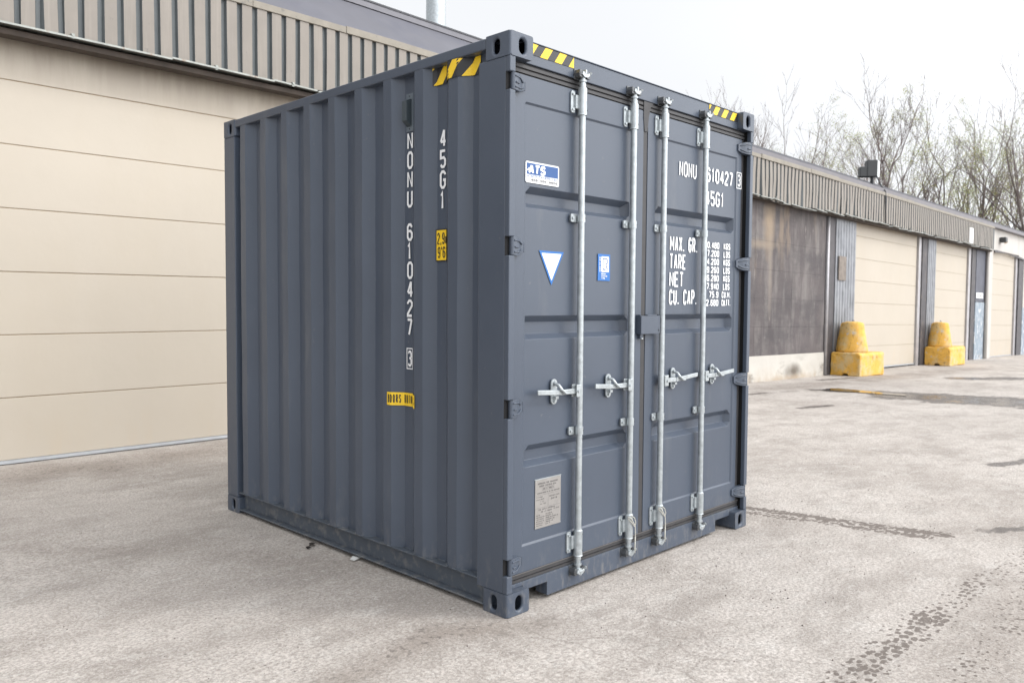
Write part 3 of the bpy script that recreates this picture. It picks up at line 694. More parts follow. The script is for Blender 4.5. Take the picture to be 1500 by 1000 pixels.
def locking_bar(x, door, hdir, hl, rope):
    mb = MB().mat(GALV)
    mb.cyl((x, RY, .17), (x, RY, 2.75), RR, n=24)
    cam_end(mb, x, 2.800, 1); cam_end(mb, x, .108, -1)
    for z0, z1 in ((2.590, 2.724), (.197, .331)):      # long sleeves with flanged plates
        mb.cyl((x, RY, z0), (x, RY, z1), .0245, n=24)
        mb.cyl((x, RY, z0-.006), (x, RY, z0), .027, .0245, n=20); mb.cyl((x, RY, z1), (x, RY, z1+.006), .0245, .021, n=20)
        zz0, zz1 = (z0+.004, z1-.014) if z0 > 1 else (z0+.014, z1-.004)
        mb.prism([(x-.070, zz0+.012), (x-.062, zz0), (x-.038, zz0), (x-.034, zz0+.03), (x-.034, zz1-.03), (x-.038, zz1), (x-.062, zz1), (x-.070, zz1-.012)], .040, .0495, 1)
        mb.box(x-.045, x-.006, .026, .040, zz0+.022, zz1-.022)
        mb.mat(DKSTEEL)
        for zb in (zz0+.018, zz1-.018): mb.mat(GALV); mb.cyl((x-.055, .0405, zb), (x-.055, .033, zb), .0075, n=8)
        mb.mat(BLACKHOLE)
        for zb in (z0+.022, z1-.022): mb.cyl((x+.019, RY-.0162, zb), (x+.0205, RY-.0178, zb), .0045, n=8)
        mb.mat(GALV)
    for z in (2.036, .884):                              # short saddle clamps
        mb.cyl((x, RY, z-.021), (x, RY, z+.021), .0222, n=20)
        mb.prism([(x-.064, z-.017), (x-.058, z-.022), (x-.018, z-.022), (x-.018, z+.022), (x-.058, z+.022), (x-.064, z+.017)], .038, .0495, 1)
        mb.box(x+.012, x+.030, .038, .0495, z-.021, z+.021)
        mb.cyl((x-.049, .038, z), (x-.049, .031, z), .0075, n=8); mb.mat(BLACKHOLE); mb.cyl((x+.0185, RY-.012, z), (x+.0210, RY-.0140, z), .0045, n=8); mb.mat(GALV)
    mb.build('locking_bar', None, door, .0012, 1)
    # handle: hub bracket on the bar, flat bar, catch on the door
    mb = MB().mat(GALV); zc = 1.104
    d = hdir
    mb.box(min(x+d*.010, x+d*.050), max(x+d*.010, x+d*.050), -.004, .002, zc-.033, zc+.035); mb.box(min(x+d*.010, x+d*.050), max(x+d*.010, x+d*.050), .030, .036, zc-.033, zc+.035)
    mb.box(min(x+d*.010, x+d*.022), max(x+d*.010, x+d*.022), .003, .029, zc-.033, zc+.035)
    mb.cyl((x+d*.036, -.010, zc), (x+d*.036, .038, zc), .0085, n=12)
    dz = .010 if d < 0 else .014
    mb.box(min(x+d*.028, x+d*.15), max(x+d*.028, x+d*.15), .008, .018, zc-.014, zc+.014)
    mb.prism([(x+d*.151, zc-.014), (x+d*.20, zc-.010), (x+d*hl, zc-.010+dz), (x+d*hl, zc+.016+dz), (x+d*.20, zc+.016), (x+d*.151, zc+.014)], .005, .015, 1)
    mb.build('handle', None, door, .003, 2)
    mb = MB().mat(GALV); xk = x+d*(.185 if d < 0 else .165)
    st = stadium(xk, zc+.004, .048, .135, 8); mb.prism(st, .040, .0495, 1)
    mb.tube([(xk, .036, zc+.045), (xk+.004, .012, zc+.040), (xk+.010, -.004, zc+.018), (xk+.040, -.006, zc-.004), (xk+.075, -.004, zc-.006)], [.010, .009, .008, .0075, .005], 8)
    mb.cyl((xk, .040, zc+.052), (xk, .030, zc+.052), .009, n=10); mb.cyl((xk, .040, zc-.046), (xk, .031, zc-.046), .008, n=10)
    mb.box(xk-.012, xk+.012, .018, .040, zc-.034, zc-.018)
    mb.build('handle_catch', None, door, .0015)
    if rope:
        mb = MB(); mb.tube([(x-.038, .000, .325), (x-.020, -.010, .318), (x+.004, -.012, .285), (x+.022, -.010, .262), (x+.026, -.010, .22), (x+.022, -.012, .16), (x+.026, -.010, .115)], .0035, 6)
        mb.tube([(x-.036, .002, .318), (x-.012, -.012, .288), (x+.014, -.013, .262), (x+.0255, -.012, .285), (x+.018, -.008, .312), (x-.01, -.004, .330)], .003, 6)
        mb.tube([(x+.018, -.014, .20), (x+.016, -.014, .13), (x+.022, -.014, .105)], .003, 6)
        mb.build('seal_cord', ROPE, door)
RX = [.575, 1.045, 1.360, 1.833]
locking_bar(RX[0], DL, -1, .350, False); locking_bar(RX[1], DL, -1, .345, True)
locking_bar(RX[2], DR, 1, .400, True); locking_bar(RX[3], DR, 1, .395, False)
hd = [o for o in box.children if o.name.startswith('door_header')][0]; sl = [o for o in box.children if o.name.startswith('door_sill')][0]
for x in RX: keeper(x, 2.800, hd); keeper(x, .108, sl)
# lock box across the leaves
mb = MB(); mb.box(1.132, 1.328, .012, .018, 1.396, 1.505); mb.box(1.132, 1.138, .0185, .0495, 1.396, 1.512); mb.box(1.1385, 1.328, .0185, .0485, 1.500, 1.505); mb.box(1.322, 1.328, .0185, .0485, 1.396, 1.4995)
mb.box(1.150, 1.178, .030, .0490, 1.368, 1.3955); mb.box(1.20, 1.30, .015, .035, 1.5055, 1.512); mb.build('lock_box', PAINT, DR, .003)
mb = MB(); mb.mat(BLACKHOLE); mb.box(1.139, 1.32, .0190, .048, 1.3965, 1.4990); mb.cyl((1.312, .0115, 1.418), (1.312, .0118, 1.418), .006, n=8); mb.mat(GALV); mb.box(1.156, 1.172, .025, .031, 1.366, 1.3735); mb.build('lock_box_cavity_shade', None, DR)
mb = MB(); mb.prism([(1.178, 2.775), (1.176, 2.68), (1.186, 2.60), (1.216, 2.60), (1.228, 2.69), (1.245, 2.745), (1.275, 2.775)], .0462, .0525, 1); mb.build('gasket_flap', RUBBER, DR)
# ventilator on the side
side_o = [o for o in box.children if o.name.startswith('side_panel')][0]
mb = MB(); y0, y1 = .806, .872; xs0 = XI
mb.box(xs0-.004, xs0, y0, y1, 2.535, 2.745)
mb.box(xs0-.0055, xs0-.0045, y0+.004, y0+.0075, 2.54, 2.74); mb.box(xs0-.0055, xs0-.0045, y1-.0075, y1-.004, 2.54, 2.74)
mb.build('ventilator_frame', mat('highlight_vent_frame', (.115, .140, .165), .5), side_o, .001); mb = MB()  # frame colour lightened to paint in the highlights around the vent
vs = []
for z, d in ((2.562, .004), (2.590, .040), (2.700, .040), (2.714, .0045)):
    vs += [(xs0-d-.001, y0+.018, z), (xs0-d-.001, y1-.008, z), (xs0-.003, y1-.008, z), (xs0-.003, y0+.018, z)]
mb.add(vs, [(i*4+j, i*4+(j+1) % 4, (i+1)*4+(j+1) % 4, (i+1)*4+j) for i in range(3) for j in range(4)]+[(0, 3, 2, 1), (12, 13, 14, 15)])
mb.cyl((xs0-.003, .842, 2.550), (xs0-.007, .842, 2.550), .004, n=8); mb.cyl((xs0-.003, .842, 2.730), (xs0-.007, .842, 2.730), .004, n=8)
mb.build('ventilator', mat('dark_vent_plastic', (.045, .060, .070), .5), side_o, .002)

# ------------------------------------------------------------------ lettering and stickers
def sfn(off): return lambda a, b, l=0: (xprof(-a)-off-l-max(0, 0)+dent(-a, b)-.0, -a, b)     # a runs right (towards -y)
def dfn(off, base=.058): return lambda a, b, l=0: (a, base-.0042-off-l, b)
# side, vertical
mb = MB(); fs_ = sfn(.0060)
ys0 = -.861
z = 2.532
for s in 'NONU': text(mb, s, ys0, z-.099, .052, .099, .0145, fs_, step=.012); z -= .1078
z = 2.022
for s in '610427': text(mb, s, ys0, z-.099, .052, .099, .0145, fs_, step=.012); z -= .1072
text(mb, 'b', -.862, 1.197, .056, .121, .006, fs_, step=.012); text(mb, '3', -.851, 1.212, .036, .092, .0115, fs_, step=.012)
mb.build('painted_number', WHITE, side_o); mb = MB()
z = 2.508
for s in '45G1': text(mb, s, -.575, z-.099, .050, .099, .0145, fs_, step=.012); z -= .1105
mb.build('painted_size_code', WHITE, side_o)
def srect(mb, y0, y1, z0, z1, off, n=40, corner=0):
    off += .0026
    for i in range(n):
        a = y0+(y1-y0)*i/n; b = y0+(y1-y0)*(i+1)/n
        mb.quad((xprof(a)-off, a, z0), (xprof(b)-off, b, z0), (xprof(b)-off, b, z1), (xprof(a)-off, a, z1))
mb = MB().mat(BLK); srect(mb, .503, .607, 1.800, 1.974, .0036)
mb.mat(YEL); srect(mb, .508, .602, 1.806, 1.968, .0042)
mb.mat(BLK); f2 = sfn(.0082)
text(mb, '2,9m', -.594, 1.892, 0, .062, .0062, f2, step=.006, total=.086); text(mb, "9'6'", -.590, 1.818, 0, .060, .0062, f2, step=.006, total=.076)
mb.build('height_sticker', None, side_o)
mb = MB().mat(YEL); srect(mb, .734, .985, .985, 1.060, .0038, 60)
mb.mat(BLK); AR = [(0.0, .980)]
while AR[-1][1] > .735:
    y_ = AR[-1][1]; AR.append((AR[-1][0]+math.hypot(.002, xprof(y_-.002)-xprof(y_)), y_-.002))
def arc_y(a):   # distance along the corrugated surface to y
    i = max(0, min(len(AR)-2, int(a/AR[-1][0]*(len(AR)-1))))
    while i > 0 and AR[i][0] > a: i -= 1
    while i < len(AR)-2 and AR[i+1][0] < a: i += 1
    return AR[i][1]-(a-AR[i][0])/(AR[i+1][0]-AR[i][0])*.002
f7 = lambda a, b, l=0: sfn(.0078)(-arc_y(a), b, l)
text(mb, 'DOORS BOTH ENDS', .006, 1.000, 0, .048, .0050, f7, step=.006, total=AR[-1][0]-.012, gap=.0066); mb.build('door_notice_sticker', None, side_o)
# hazard stripes
def stripes(mb, a0, a1, b0, b1, P, pitch, slope, n, first=0):
    mb.mat(BLK)
    for i in range(n):
        u0 = a0+(a1-a0)*i/n; u1 = a0+(a1-a0)*(i+1)/n; mb.quad(P(u0, b0, 0), P(u1, b0, 0), P(u1, b1, 0), P(u0, b1, 0))
    mb.mat(YEL); h = b1-b0
    k = -3
    while k*pitch < (a1-a0)+1:
        s0 = a0+first+k*pitch
        m_ = 24
        for i in range(m_):
            v0, v1 = b0+h*i/m_, b0+h*(i+1)/m_
            L0, L1 = s0+slope*(v0-b0), s0+slope*(v1-b0)
            def cl(x): return min(max(x, a0), a1)
            e = [cl(L0), cl(L0+pitch*.5), cl(L1+pitch*.5), cl(L1)]
            if e[1]-e[0] < 1e-4 and e[2]-e[3] < 1e-4: continue
            q = max(1, int((max(e)-min(e))/.012))
            for j in range(q):
                f0, f1 = j/q, (j+1)/q
                mb.quad(P(e[0]+(e[1]-e[0])*f0, v0, 1), P(e[0]+(e[1]-e[0])*f1, v0, 1), P(e[3]+(e[2]-e[3])*f1, v1, 1), P(e[3]+(e[2]-e[3])*f0, v1, 1))
        k += 1
mb = MB(); stripes(mb, -.622, -.258, 2.745, 2.836, lambda a, b, l: (xprof(-a)-.006-l*.0008, -a, b), .126, .75, 60, .005); mb.build('hazard_sticker', None, side_o)
mb = MB(); stripes(mb, .205, .527, 2.828, 2.884, lambda a, b, l: (a, .0435-l*.0007, b), .112, .75, 4, .055); mb.build('hazard_sticker', None, hd); mb = MB()
stripes(mb, 1.905, 2.300, 2.828, 2.884, lambda a, b, l: (a, .0435-l*.0007, b), .112, .75, 4, .04); mb.build('hazard_sticker', None, hd)
# right leaf stencils
mb = MB(); f3 = dfn(.0)
text(mb, 'NONU', 1.577, 2.383, 0, .097, .0112, f3, total=.203, gap=.010)
text(mb, '610427', 1.903, 2.383, 0, .097, .0150, f3, total=.343, gap=.011)
f4 = lambda a, b, l=0: (a, .0462-l, b)
text(mb, 'b', 2.284, 2.378, .068, .113, .006, f4); text(mb, '3', 2.298, 2.394, .040, .082, .011, f4)
text(mb, '45G1', 1.893, 2.229, 0, .100, .0150, f3, total=.238, gap=.011)
mb.build('stencilled_number', WHITE, DR); mb = MB()
for s, z, wd in (('MAX. GR.', 1.908, .322), ('TARE', 1.796, .186), ('NET', 1.684, .162), ('CU. CAP.', 1.572, .322)):
    text(mb, s, 1.484, z, 0, .097, .0128, f3, total=wd, gap=.009)
mb.build('stencilled_headings', WHITE, DR); mb = MB()
rowsx = [('30.480', 'KGS'), ('67.200', 'LBS'), ('4.200', 'KGS'), ('9.260', 'LBS'), ('26.280', 'KGS'), ('57.940', 'LBS'), ('75.9', 'CU.M.'), ('2.680', 'CU.FT.')]
for i, (a, b) in enumerate(rowsx):
    z = 1.948-i*.0548; wd = len(a)*.0335-.012
    text(mb, a, 2.082-wd, z, 0, .045, .0090, f3, total=wd, gap=.005)
    text(mb, b, 2.140 if i < 6 else 2.125, z, 0, .045, .0090, f3, total=.088 if i < 6 else .118, gap=.005)
mb.build('stencilled_weights', WHITE, DR)
# left leaf stickers
def rrect(mb, a0, a1, b0, b1, f, r=.008, l=0):
    q = []
    for cx_, cz_, s0 in ((a1-r, b0+r, -90), (a1-r, b1-r, 0), (a0+r, b1-r, 90), (a0+r, b0+r, 180)):
        for k in range(5):
            an = R(s0+k*22.5); q.append(f(cx_+r*math.cos(an), cz_+r*math.sin(an), l))
    mb.add(q, [tuple(range(len(q)))])
mb = MB(); f = dfn(.0); mb.mat(WHITE); rrect(mb, .170, .427, 2.190, 2.297, f, .010)
mb.mat(BLUE); rrect(mb, .178, .419, 2.232, 2.289, f, .002, .0005)
mb.mat(WHITE); f5 = dfn(.001)
text(mb, 'ATS', .190, 2.234, 0, .050, .0120, f5, total=.128, gap=.003, slant=.10)
ribbon(mb, [(.182, 2.250), (.196, 2.262), (.212, 2.256)], .008, f5, lift=.0006)
mb.mat(BLUE); text(mb, 'ATSCONTAINERS', .182, 2.2185, 0, .0115, .0022, f5, total=.178, gap=.003); text(mb, '.COM', .366, 2.2185, 0, .010, .0022, f5, total=.045, gap=.003)
mb.mat(BLK); text(mb, '1-888-888-8888', .182, 2.199, 0, .013, .0022, f5, total=.230, gap=.004)
mb.build('company_sticker', None, DL)
mb = MB().mat(LBLUE); T = [(.276, 1.850), (.472, 1.850), (.374, 1.672)]
f = dfn(.0); mb.add([f(a, b) for a, b in T], [(0, 2, 1)])
cx_ = .374; cz_ = 1.791; mb.mat(WHITE); mb.add([f(cx_+(a-cx_)*.80, cz_+(b-cz_)*.80, .0005) for a, b in T], [(0, 2, 1)])
mb.mat(GREYTXT); f5 = dfn(.0008)
for i, (s, wd) in enumerate((('TIR APPROVED', .100), ('CONTAINER', .072), ('TIMBER TREATED', .066), ('AUS', .02), ('IM 2016', .03))):
    text(mb, s, .374-wd/2, 1.820-i*.0165, 0, .0075, .0014, f5, total=wd, gap=.0025)
mb.build('triangle_sticker', None, DL)
mb = MB().mat(LBLUE); f = dfn(.0); rrect(mb, .765, .877, 1.706, 1.856, f, .001)
mb.mat(WHITE); rrect(mb, .796, .866, 1.755, 1.843, f, .006, .0005)
mb.mat(BLUE); f5 = dfn(.0009)
ribbon(mb, [(.812, 1.832), (.812, 1.770), (.836, 1.770)], .006, f5); ribbon(mb, [(.812, 1.832), (.838, 1.832), (.850, 1.824), (.850, 1.808), (.836, 1.798)], .006, f5, lift=.0003); ribbon(mb, [(.836, 1.798), (.852, 1.768)], .006, f5, lift=.0006)
mb.mat(WHITE)
f6 = lambda a, b, l=0: f5(.791-(b-1.757), 1.757+(a-.78), l)
text(mb, 'CERTIFIED', .78, 1.759, 0, .011, .0025, f6, total=.082, gap=.003)
for i, (s, wd) in enumerate((('DESIGN', .040), ('CERTIFIED', .052), ('TYPE', .032))): text(mb, s, .797, 1.740-i*.0125, 0, .009, .0022, f5, total=wd, gap=.002)
mb.build('certification_sticker', None, DL)
mb = MB().mat(PLATE); mb.box(.262, .466, .0545, .0565, .390, .648); mb.mat(GALV); mb.box(.259, .469, .0540, .0575, .6485, .6535)
for a in (.266, .462):
    for b in (.396, .642): mb.cyl((a, .0546, b), (a, .0535, b), .003, n=8)
mb.mat(INK); f5 = lambda a, b, l=0: (a, .0541-l, b)
text(mb, 'APPROVED FOR TRANSPORT', .282, .622, 0, .0095, .0022, f5, total=.160, gap=.002)
text(mb, 'UNDER CUSTOMS SEAL', .295, .608, 0, .0095, .0022, f5, total=.134, gap=.002)
ribbon(mb, [(.315, .589), (.412, .589), (.412, .603), (.315, .603), (.315, .589)], .0008, f5); text(mb, 'GB C 5823', .322, .592, 0, .008, .0018, f5, total=.084, gap=.002)
text(mb, 'MANUFACTURERS NO. OF THE CONTAINER', .276, .573, 0, .007, .0016, f5, total=.178, gap=.001)
for q in ([(.268, .566), (.460, .566)], [(.364, .566), (.364, .498)], [(.268, .498), (.460, .498)]): ribbon(mb, q, .0008, f5)
for i, (s, a, wd) in enumerate((('TYPE', .270, .05), ('OWNER', .270, .062), ('1C', .30, .03), ('AC 20', .30, .045))): text(mb, s, a, .552-i*.0125, 0, .006, .0014, f5, total=wd, gap=.0015)
text(mb, 'TREATMENT DATE', .370, .546, 0, .007, .0016, f5, total=.084, gap=.001); text(mb, '2016', .386, .530, 0, .009, .0022, f5, total=.05, gap=.002)
text(mb, 'CSC SAFETY APPROVAL', .290, .484, 0, .0085, .002, f5, total=.130, gap=.002); text(mb, 'GB LR 6829', .308, .471, 0, .0075, .0016, f5, total=.085, gap=.002); text(mb, '04 2016', .41, .474, 0, .007, .0016, f5, total=.042, gap=.002)
for i in range(6):
    text(mb, ('DATE', 'IDENTIFICATION', 'MAX GROSS', 'STACKING', 'RACKING', 'END WALL')[i], .271, .456-i*.0108, 0, .0058, .0014, f5, total=(.03, .064, .058, .06, .05, .05)[i], gap=.001)
    text(mb, ('04 2016', '610427 3', '30480 KG 67200 LB', '216000 KG', '15240 KG', '0.4 P')[i], .345, .456-i*.0108, 0, .0062, .0016, f5, total=(.05, .056, .10, .07, .06, .035)[i], gap=.001)
mb.build('data_plate', None, DL)

# ------------------------------------------------------------------ warehouse
def wy(x): return 5.88-.0075*x
def bxf(p):   # (x, out, z'): out = metres in front of the wall plane, z' above local ground
    return (p[0], wy(p[0])-p[1], p[2]+gz(p[0]))
wh = thing('warehouse', 'long low warehouse with beige corrugated fascia and cream overhead doors', 'warehouse', (14, 5.8, -.1))
def kb(mb, x0, x1, o0, o1, z0, z1, maxl=4):
    """box split along x so that it follows the fall of the yard"""
    n = max(1, int((x1-x0)/maxl+.99)); xs_ = [x0+(x1-x0)*i/n for i in range(n+1)]
    if x0 < 3.5 < x1: xs_ = sorted(xs_+[3.5])
    n = len(xs_); vs = []
    for x in xs_: vs += [(x, o0, z0), (x, o0, z1), (x, o1, z1), (x, o1, z0)]
    fs = [(i*4+j, i*4+(j+1) % 4, (i+1)*4+(j+1) % 4, (i+1)*4+j) for i in range(n-1) for j in range(4)]+[(0, 3, 2, 1), (n*4-4, n*4-3, n*4-2, n*4-1)]
    mb.add(vs, fs)
def wbuild(mb, name, m=None, bevel=0, label=None, parent=None):
    o = mb.build(name, m, None, bevel, 2, label); p = parent or wh
    o.parent = p
    if p is wh or p.type == 'EMPTY': o.matrix_parent_inverse = Matrix.Translation(-Vector(p.location))
    return o
XE = 31.10     # end of the fascia
# core walls behind everything
mb = MB(bxf); kb(mb, -14, 3.2, -.40, -.25, -.3, 4.9); kb(mb, 3.2, XE, -.40, -.25, -.3, 4.9); kb(mb, -14, XE, -6.2, -6.0, -.3, 4.9); kb(mb, -14, -13.8, -6.0, -.41, -.3, 4.9)
wbuild(mb, 'wall', BLOCKW)
# corrugated fascia
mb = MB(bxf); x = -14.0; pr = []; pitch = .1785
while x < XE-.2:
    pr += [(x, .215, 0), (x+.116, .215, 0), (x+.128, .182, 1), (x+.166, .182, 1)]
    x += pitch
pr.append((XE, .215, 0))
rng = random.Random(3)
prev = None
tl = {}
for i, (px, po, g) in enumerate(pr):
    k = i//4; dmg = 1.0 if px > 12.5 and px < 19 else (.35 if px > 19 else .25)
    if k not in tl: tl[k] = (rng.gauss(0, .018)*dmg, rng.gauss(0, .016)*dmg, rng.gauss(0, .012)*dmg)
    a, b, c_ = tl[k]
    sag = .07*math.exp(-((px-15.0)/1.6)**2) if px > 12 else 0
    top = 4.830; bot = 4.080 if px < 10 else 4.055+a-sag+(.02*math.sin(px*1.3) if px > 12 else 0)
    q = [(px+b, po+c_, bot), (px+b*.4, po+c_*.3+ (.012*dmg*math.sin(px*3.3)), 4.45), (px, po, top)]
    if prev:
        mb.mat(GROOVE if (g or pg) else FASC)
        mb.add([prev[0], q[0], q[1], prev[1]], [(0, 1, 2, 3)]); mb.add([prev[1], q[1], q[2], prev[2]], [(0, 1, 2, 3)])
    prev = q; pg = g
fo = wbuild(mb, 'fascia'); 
mb = MB(bxf)
xx = -14.0; rng = random.Random(5)
while xx < XE:
    ln = rng.uniform(1.2, 2.4); x1 = min(XE, xx+ln); d = rng.uniform(-.006, .008) if not 12.5 < xx < 19 else rng.uniform(-.03, .02)
    kb(mb, xx, x1-.004, .18, .226+abs(d), 4.831, 4.910+d); xx = x1
wbuild(mb, 'fascia_flashing', FASCTOP, .003)
mb = MB(bxf); xx = -14.0
while xx < XE:
    ln = rng.uniform(.5, 1.6); x1 = min(XE, xx+ln); q_ = 2.6 if xx > 12 else 1; d = rng.uniform(-.018, .016)*q_; e = rng.uniform(0, .025)*q_; ln = ln/(1.5 if xx > 12 else 1); x1 = min(XE, xx+ln)
    sag = .07*math.exp(-((xx-15.0)/1.6)**2) if xx > 12 else -.025
    mb.add([(xx, .10, 4.040+d-sag), (x1, .10, 4.040-sag), (x1, .232+e, 4.030-sag), (xx, .232+e, 4.032+d-sag), (xx, .232+e, 4.050+d-sag), (x1, .232+e, 4.048-sag)],
           [(0, 1, 2, 3), (3, 2, 5, 4)])
    if rng.random() < .6:
        xb = xx+ln*.4; mb.box(xb, xb+.030, .218, .236, 4.052, 4.100); mb.cyl((xb+.015, .236, 4.085), (xb+.015, .246, 4.085), .014, n=8)
    xx = x1
wbuild(mb, 'fascia_lip', EDGE)
mb = MB(bxf); kb(mb, -14, XE-.02, .03, .17, 3.985, 4.035); kb(mb, -14, XE-.02, -.24, .03, 4.02, 4.06); wbuild(mb, 'soffit', DARKWOOD)
# roof: sloping membrane behind the fascia, cap, black edge
def roofpart(x0, x1, ztop, back):
    mb = MB(bxf); n = 12; 
    for i in range(n):
        a = x0+(x1-x0)*i/n; b = x0+(x1-x0)*(i+1)/n
        mb.quad((a, .20, 4.912), (b, .20, 4.912), (b, -back, ztop-.09), (a, -back, ztop-.09))
    wbuild(mb, 'roof_slope', ROOFM)
    mb = MB(bxf); kb(mb, x0, x1, -back-.03, -back+.02, ztop-.0895, ztop-.012); wbuild(mb, 'roof_cap', ROOFCAP)
    mb = MB(bxf); kb(mb, x0, x1, -back-.05, -back+.03, ztop-.0115, ztop+.012); wbuild(mb, 'roof_edge', ROOFDK)
    mb = MB(bxf); kb(mb, x0, x1, -6.4, -back-.055, ztop-.20, ztop-.04); wbuild(mb, 'roof_deck', GRAVELROOF)
roofpart(-14, 9.0, 5.66, .60)
mb = MB(bxf); kb(mb, 9.0, 60, -.02, .19, 4.913, 5.030); wbuild(mb, 'roof_flashing', mat('lilac_grey_flashing', (.155, .146, .158), .5, .2, .1, 3))
mb = MB(bxf)
for i in range(20):
    a = 9.0+51*i/20; b = 9.0+51*(i+1)/20; mb.quad((a, .185, 5.0305), (b, .185, 5.0305), (b, -.5, 5.37), (a, -.5, 5.37)); mb.quad((a, -.5, 5.37), (b, -.5, 5.37), (b, -6.4, 5.40), (a, -6.4, 5.40))
wbuild(mb, 'roof_deck', GRAVELROOF)
mb = MB(bxf); mb.quad((9.0, .185, 4.97), (9.0, -.6, 4.97), (9.0, -.6, 5.56), (9.0, -.5, 5.56)); wbuild(mb, 'roof_step', ROOFM)

def garage_door(x0, x1, H, label, gap=0, parent=wh):
    """sectional overhead door of 0.6 m panels"""
    n = int(math.ceil(H/.6)); o = -.11
    mb = MB(bxf)
    for i in range(n):
        z0 = gap+i*.6; z1 = min(gap+(i+1)*.6, 4.2)-.008
        kb(mb, x0, x1, o-.04, o+random.uniform(-.001, .001), z0, z1, 2.5)
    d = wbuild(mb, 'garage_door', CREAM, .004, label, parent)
    mb = MB(bxf); kb(mb, x0+.01, x1-.01, o-.05, o-.008, gap+.002, 4.19, 2.5); s = mb.build('panel_joint', SEAM, d); s.matrix_parent_inverse = Matrix.Identity(4)
    mb = MB(bxf); kb(mb, x0, x1, o-.03, o+.012, gap-.035, gap-.002, 2.5); s = mb.build('bottom_seal', CREAMSTRIP if gap < .08 else JAMB, d)
    return d
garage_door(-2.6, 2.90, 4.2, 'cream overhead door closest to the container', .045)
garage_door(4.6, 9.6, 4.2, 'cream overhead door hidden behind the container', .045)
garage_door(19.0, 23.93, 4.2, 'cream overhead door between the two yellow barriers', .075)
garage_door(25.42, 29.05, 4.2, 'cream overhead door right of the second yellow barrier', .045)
# tracks, jambs
def jamb(x0, x1, out=-.02, m=JAMB, z0=0, z1=4.02, name='door_jamb'):
    mb = MB(bxf); kb(mb, x0, x1, -.24, out, z0-.25, z1); wbuild(mb, name, m, .004)
for a, b in ((2.92, 2.98), (9.62, 9.70), (17.14, 17.28), (23.95, 24.17), (29.07, 29.33), (-2.68, -2.62), (4.5, 4.58)): jamb(a, b, -.05, TRACK, name='door_track')
for a, b in ((3.0, 3.3), (9.72, 9.95), (17.30, 17.68), (24.19, 24.63), (29.35, 29.82), (-3.0, -2.70), (4.2, 4.48)): jamb(a, b)
def pillar(x0, x1, o, z0, z1, m, pitch=.10, dep=.022):
    mb = MB(bxf); x = x0; prev = None; i = 0
    while x < x1+.001:
        for q in ((x, o), (x+pitch*.35, o), (x+pitch*.5, o-dep), (x+pitch*.85, o-dep)):
            qq = [(min(q[0], x1), q[1], z0), (min(q[0], x1), q[1], z1)]
            if prev: mb.add([prev[0], qq[0], qq[1], prev[1]], [(0, 1, 2, 3)])
            prev = qq
        x += pitch
    mb.add([(x0, o, z0), (x0, -.2, z0), (x0, -.2, z1), (x0, o, z1)], [(0, 1, 2, 3)]); mb.add([(x1, o-dep, z0), (x1, -.2, z0), (x1, -.2, z1), (x1, o-dep, z1)], [(0, 1, 2, 3)])
    wbuild(mb, 'corrugated_panel', m)
pillar(3.31, 4.19, .0, -.2, 4.02, PILLAR, .17); pillar(17.70, 18.97, .0, .55, 4.02, PILLAR, .17); pillar(24.65, 25.40, .0, .3, 4.02, PILLAR, .17)
mb = MB(bxf); kb(mb, 17.70, 18.97, -.24, -.04, -.2, .545); wbuild(mb, 'plinth', JAMB); mb = MB(bxf); kb(mb, 24.65, 25.4, -.24, -.04, -.2, .295); wbuild(mb, 'plinth', JAMB); mb = MB(bxf); kb(mb, -13.9, -3.01, -.24, -.03, -.2, 4.02); wbuild(mb, 'side_wall', JAMB)
# meter box on the corrugated pillar
mb = MB(bxf); mb.box(17.84, 18.28, .003, .035, 2.42, 3.04); wbuild(mb, 'meter_box', mat('brown_grey_box', (.20, .17, .145), .7, 0, .25, 6), .01)
# dark bay wall of panels with a white band at its foot
mb = MB(bxf)
for i in range(4):
    for j, (z0, z1) in enumerate(((.585, 1.22), (1.225, 1.86), (1.865, 2.5), (2.505, 3.14), (3.145, 4.02))):
        a = 9.97+i*1.7875; kb(mb, a, a+1.7865, -.24, -.02+random.uniform(-.0015, .0015), z0, z1+.0035 if z1 < 4 else z1)
wbuild(mb, 'bay_wall', BLOCKW, .003)
mb = MB(bxf); kb(mb, 9.97, 17.12, -.24, .0, -.3, .580); wbuild(mb, 'base_band', WBAND)
# end panel, upper dark, lower pale blue, small notice, white sheet on the fascia
mb = MB(bxf); kb(mb, 29.84, 30.98, -.24, -.01, 2.12, 4.02); wbuild(mb, 'upper_panel', DKPANEL)
mb = MB(bxf); kb(mb, 29.84, 30.98, -.24, .0, -.3, 2.10); wbuild(mb, 'lower_panel', PALEBL)
mb = MB(bxf).mat(WHITE); mb.box(29.86, 30.72, .0, .012, 2.24, 2.44); mb.mat(INK); text(mb, 'NO PARKING', 29.92, 2.30, 0, .08, .018, lambda a, b, l=0: (a, .0125+l, b), total=.74, gap=.02); wbuild(mb, 'notice')
mb = MB(bxf); mb.box(28.05, 28.45, .2, .235, 4.10, 4.62); wbuild(mb, 'patch_plate', WHITE, .004)
mb = MB(bxf); mb.tube([(31.02, .06, -.1), (31.02, .06, 4.9)], .06, 10); wbuild(mb, 'downpipe', WHITEW)
mb = MB(bxf); mb.tube([(17.205, .0, .02), (17.205, .0, 3.99)], .045, 10); wbuild(mb, 'conduit', TRACK)
# vent stack on the roof
mb = MB().mat(GALV); mb.cyl((5.48, 7.05, 5.2), (5.48, 7.05, 6.35), .155, n=28); mb.cyl((5.48, 7.05, 6.35), (5.48, 7.05, 8.2), .150, n=28); mb.cyl((5.48, 7.05, 6.33), (5.48, 7.05, 6.37), .162, n=28); wbuild(mb, 'vent_pipe')

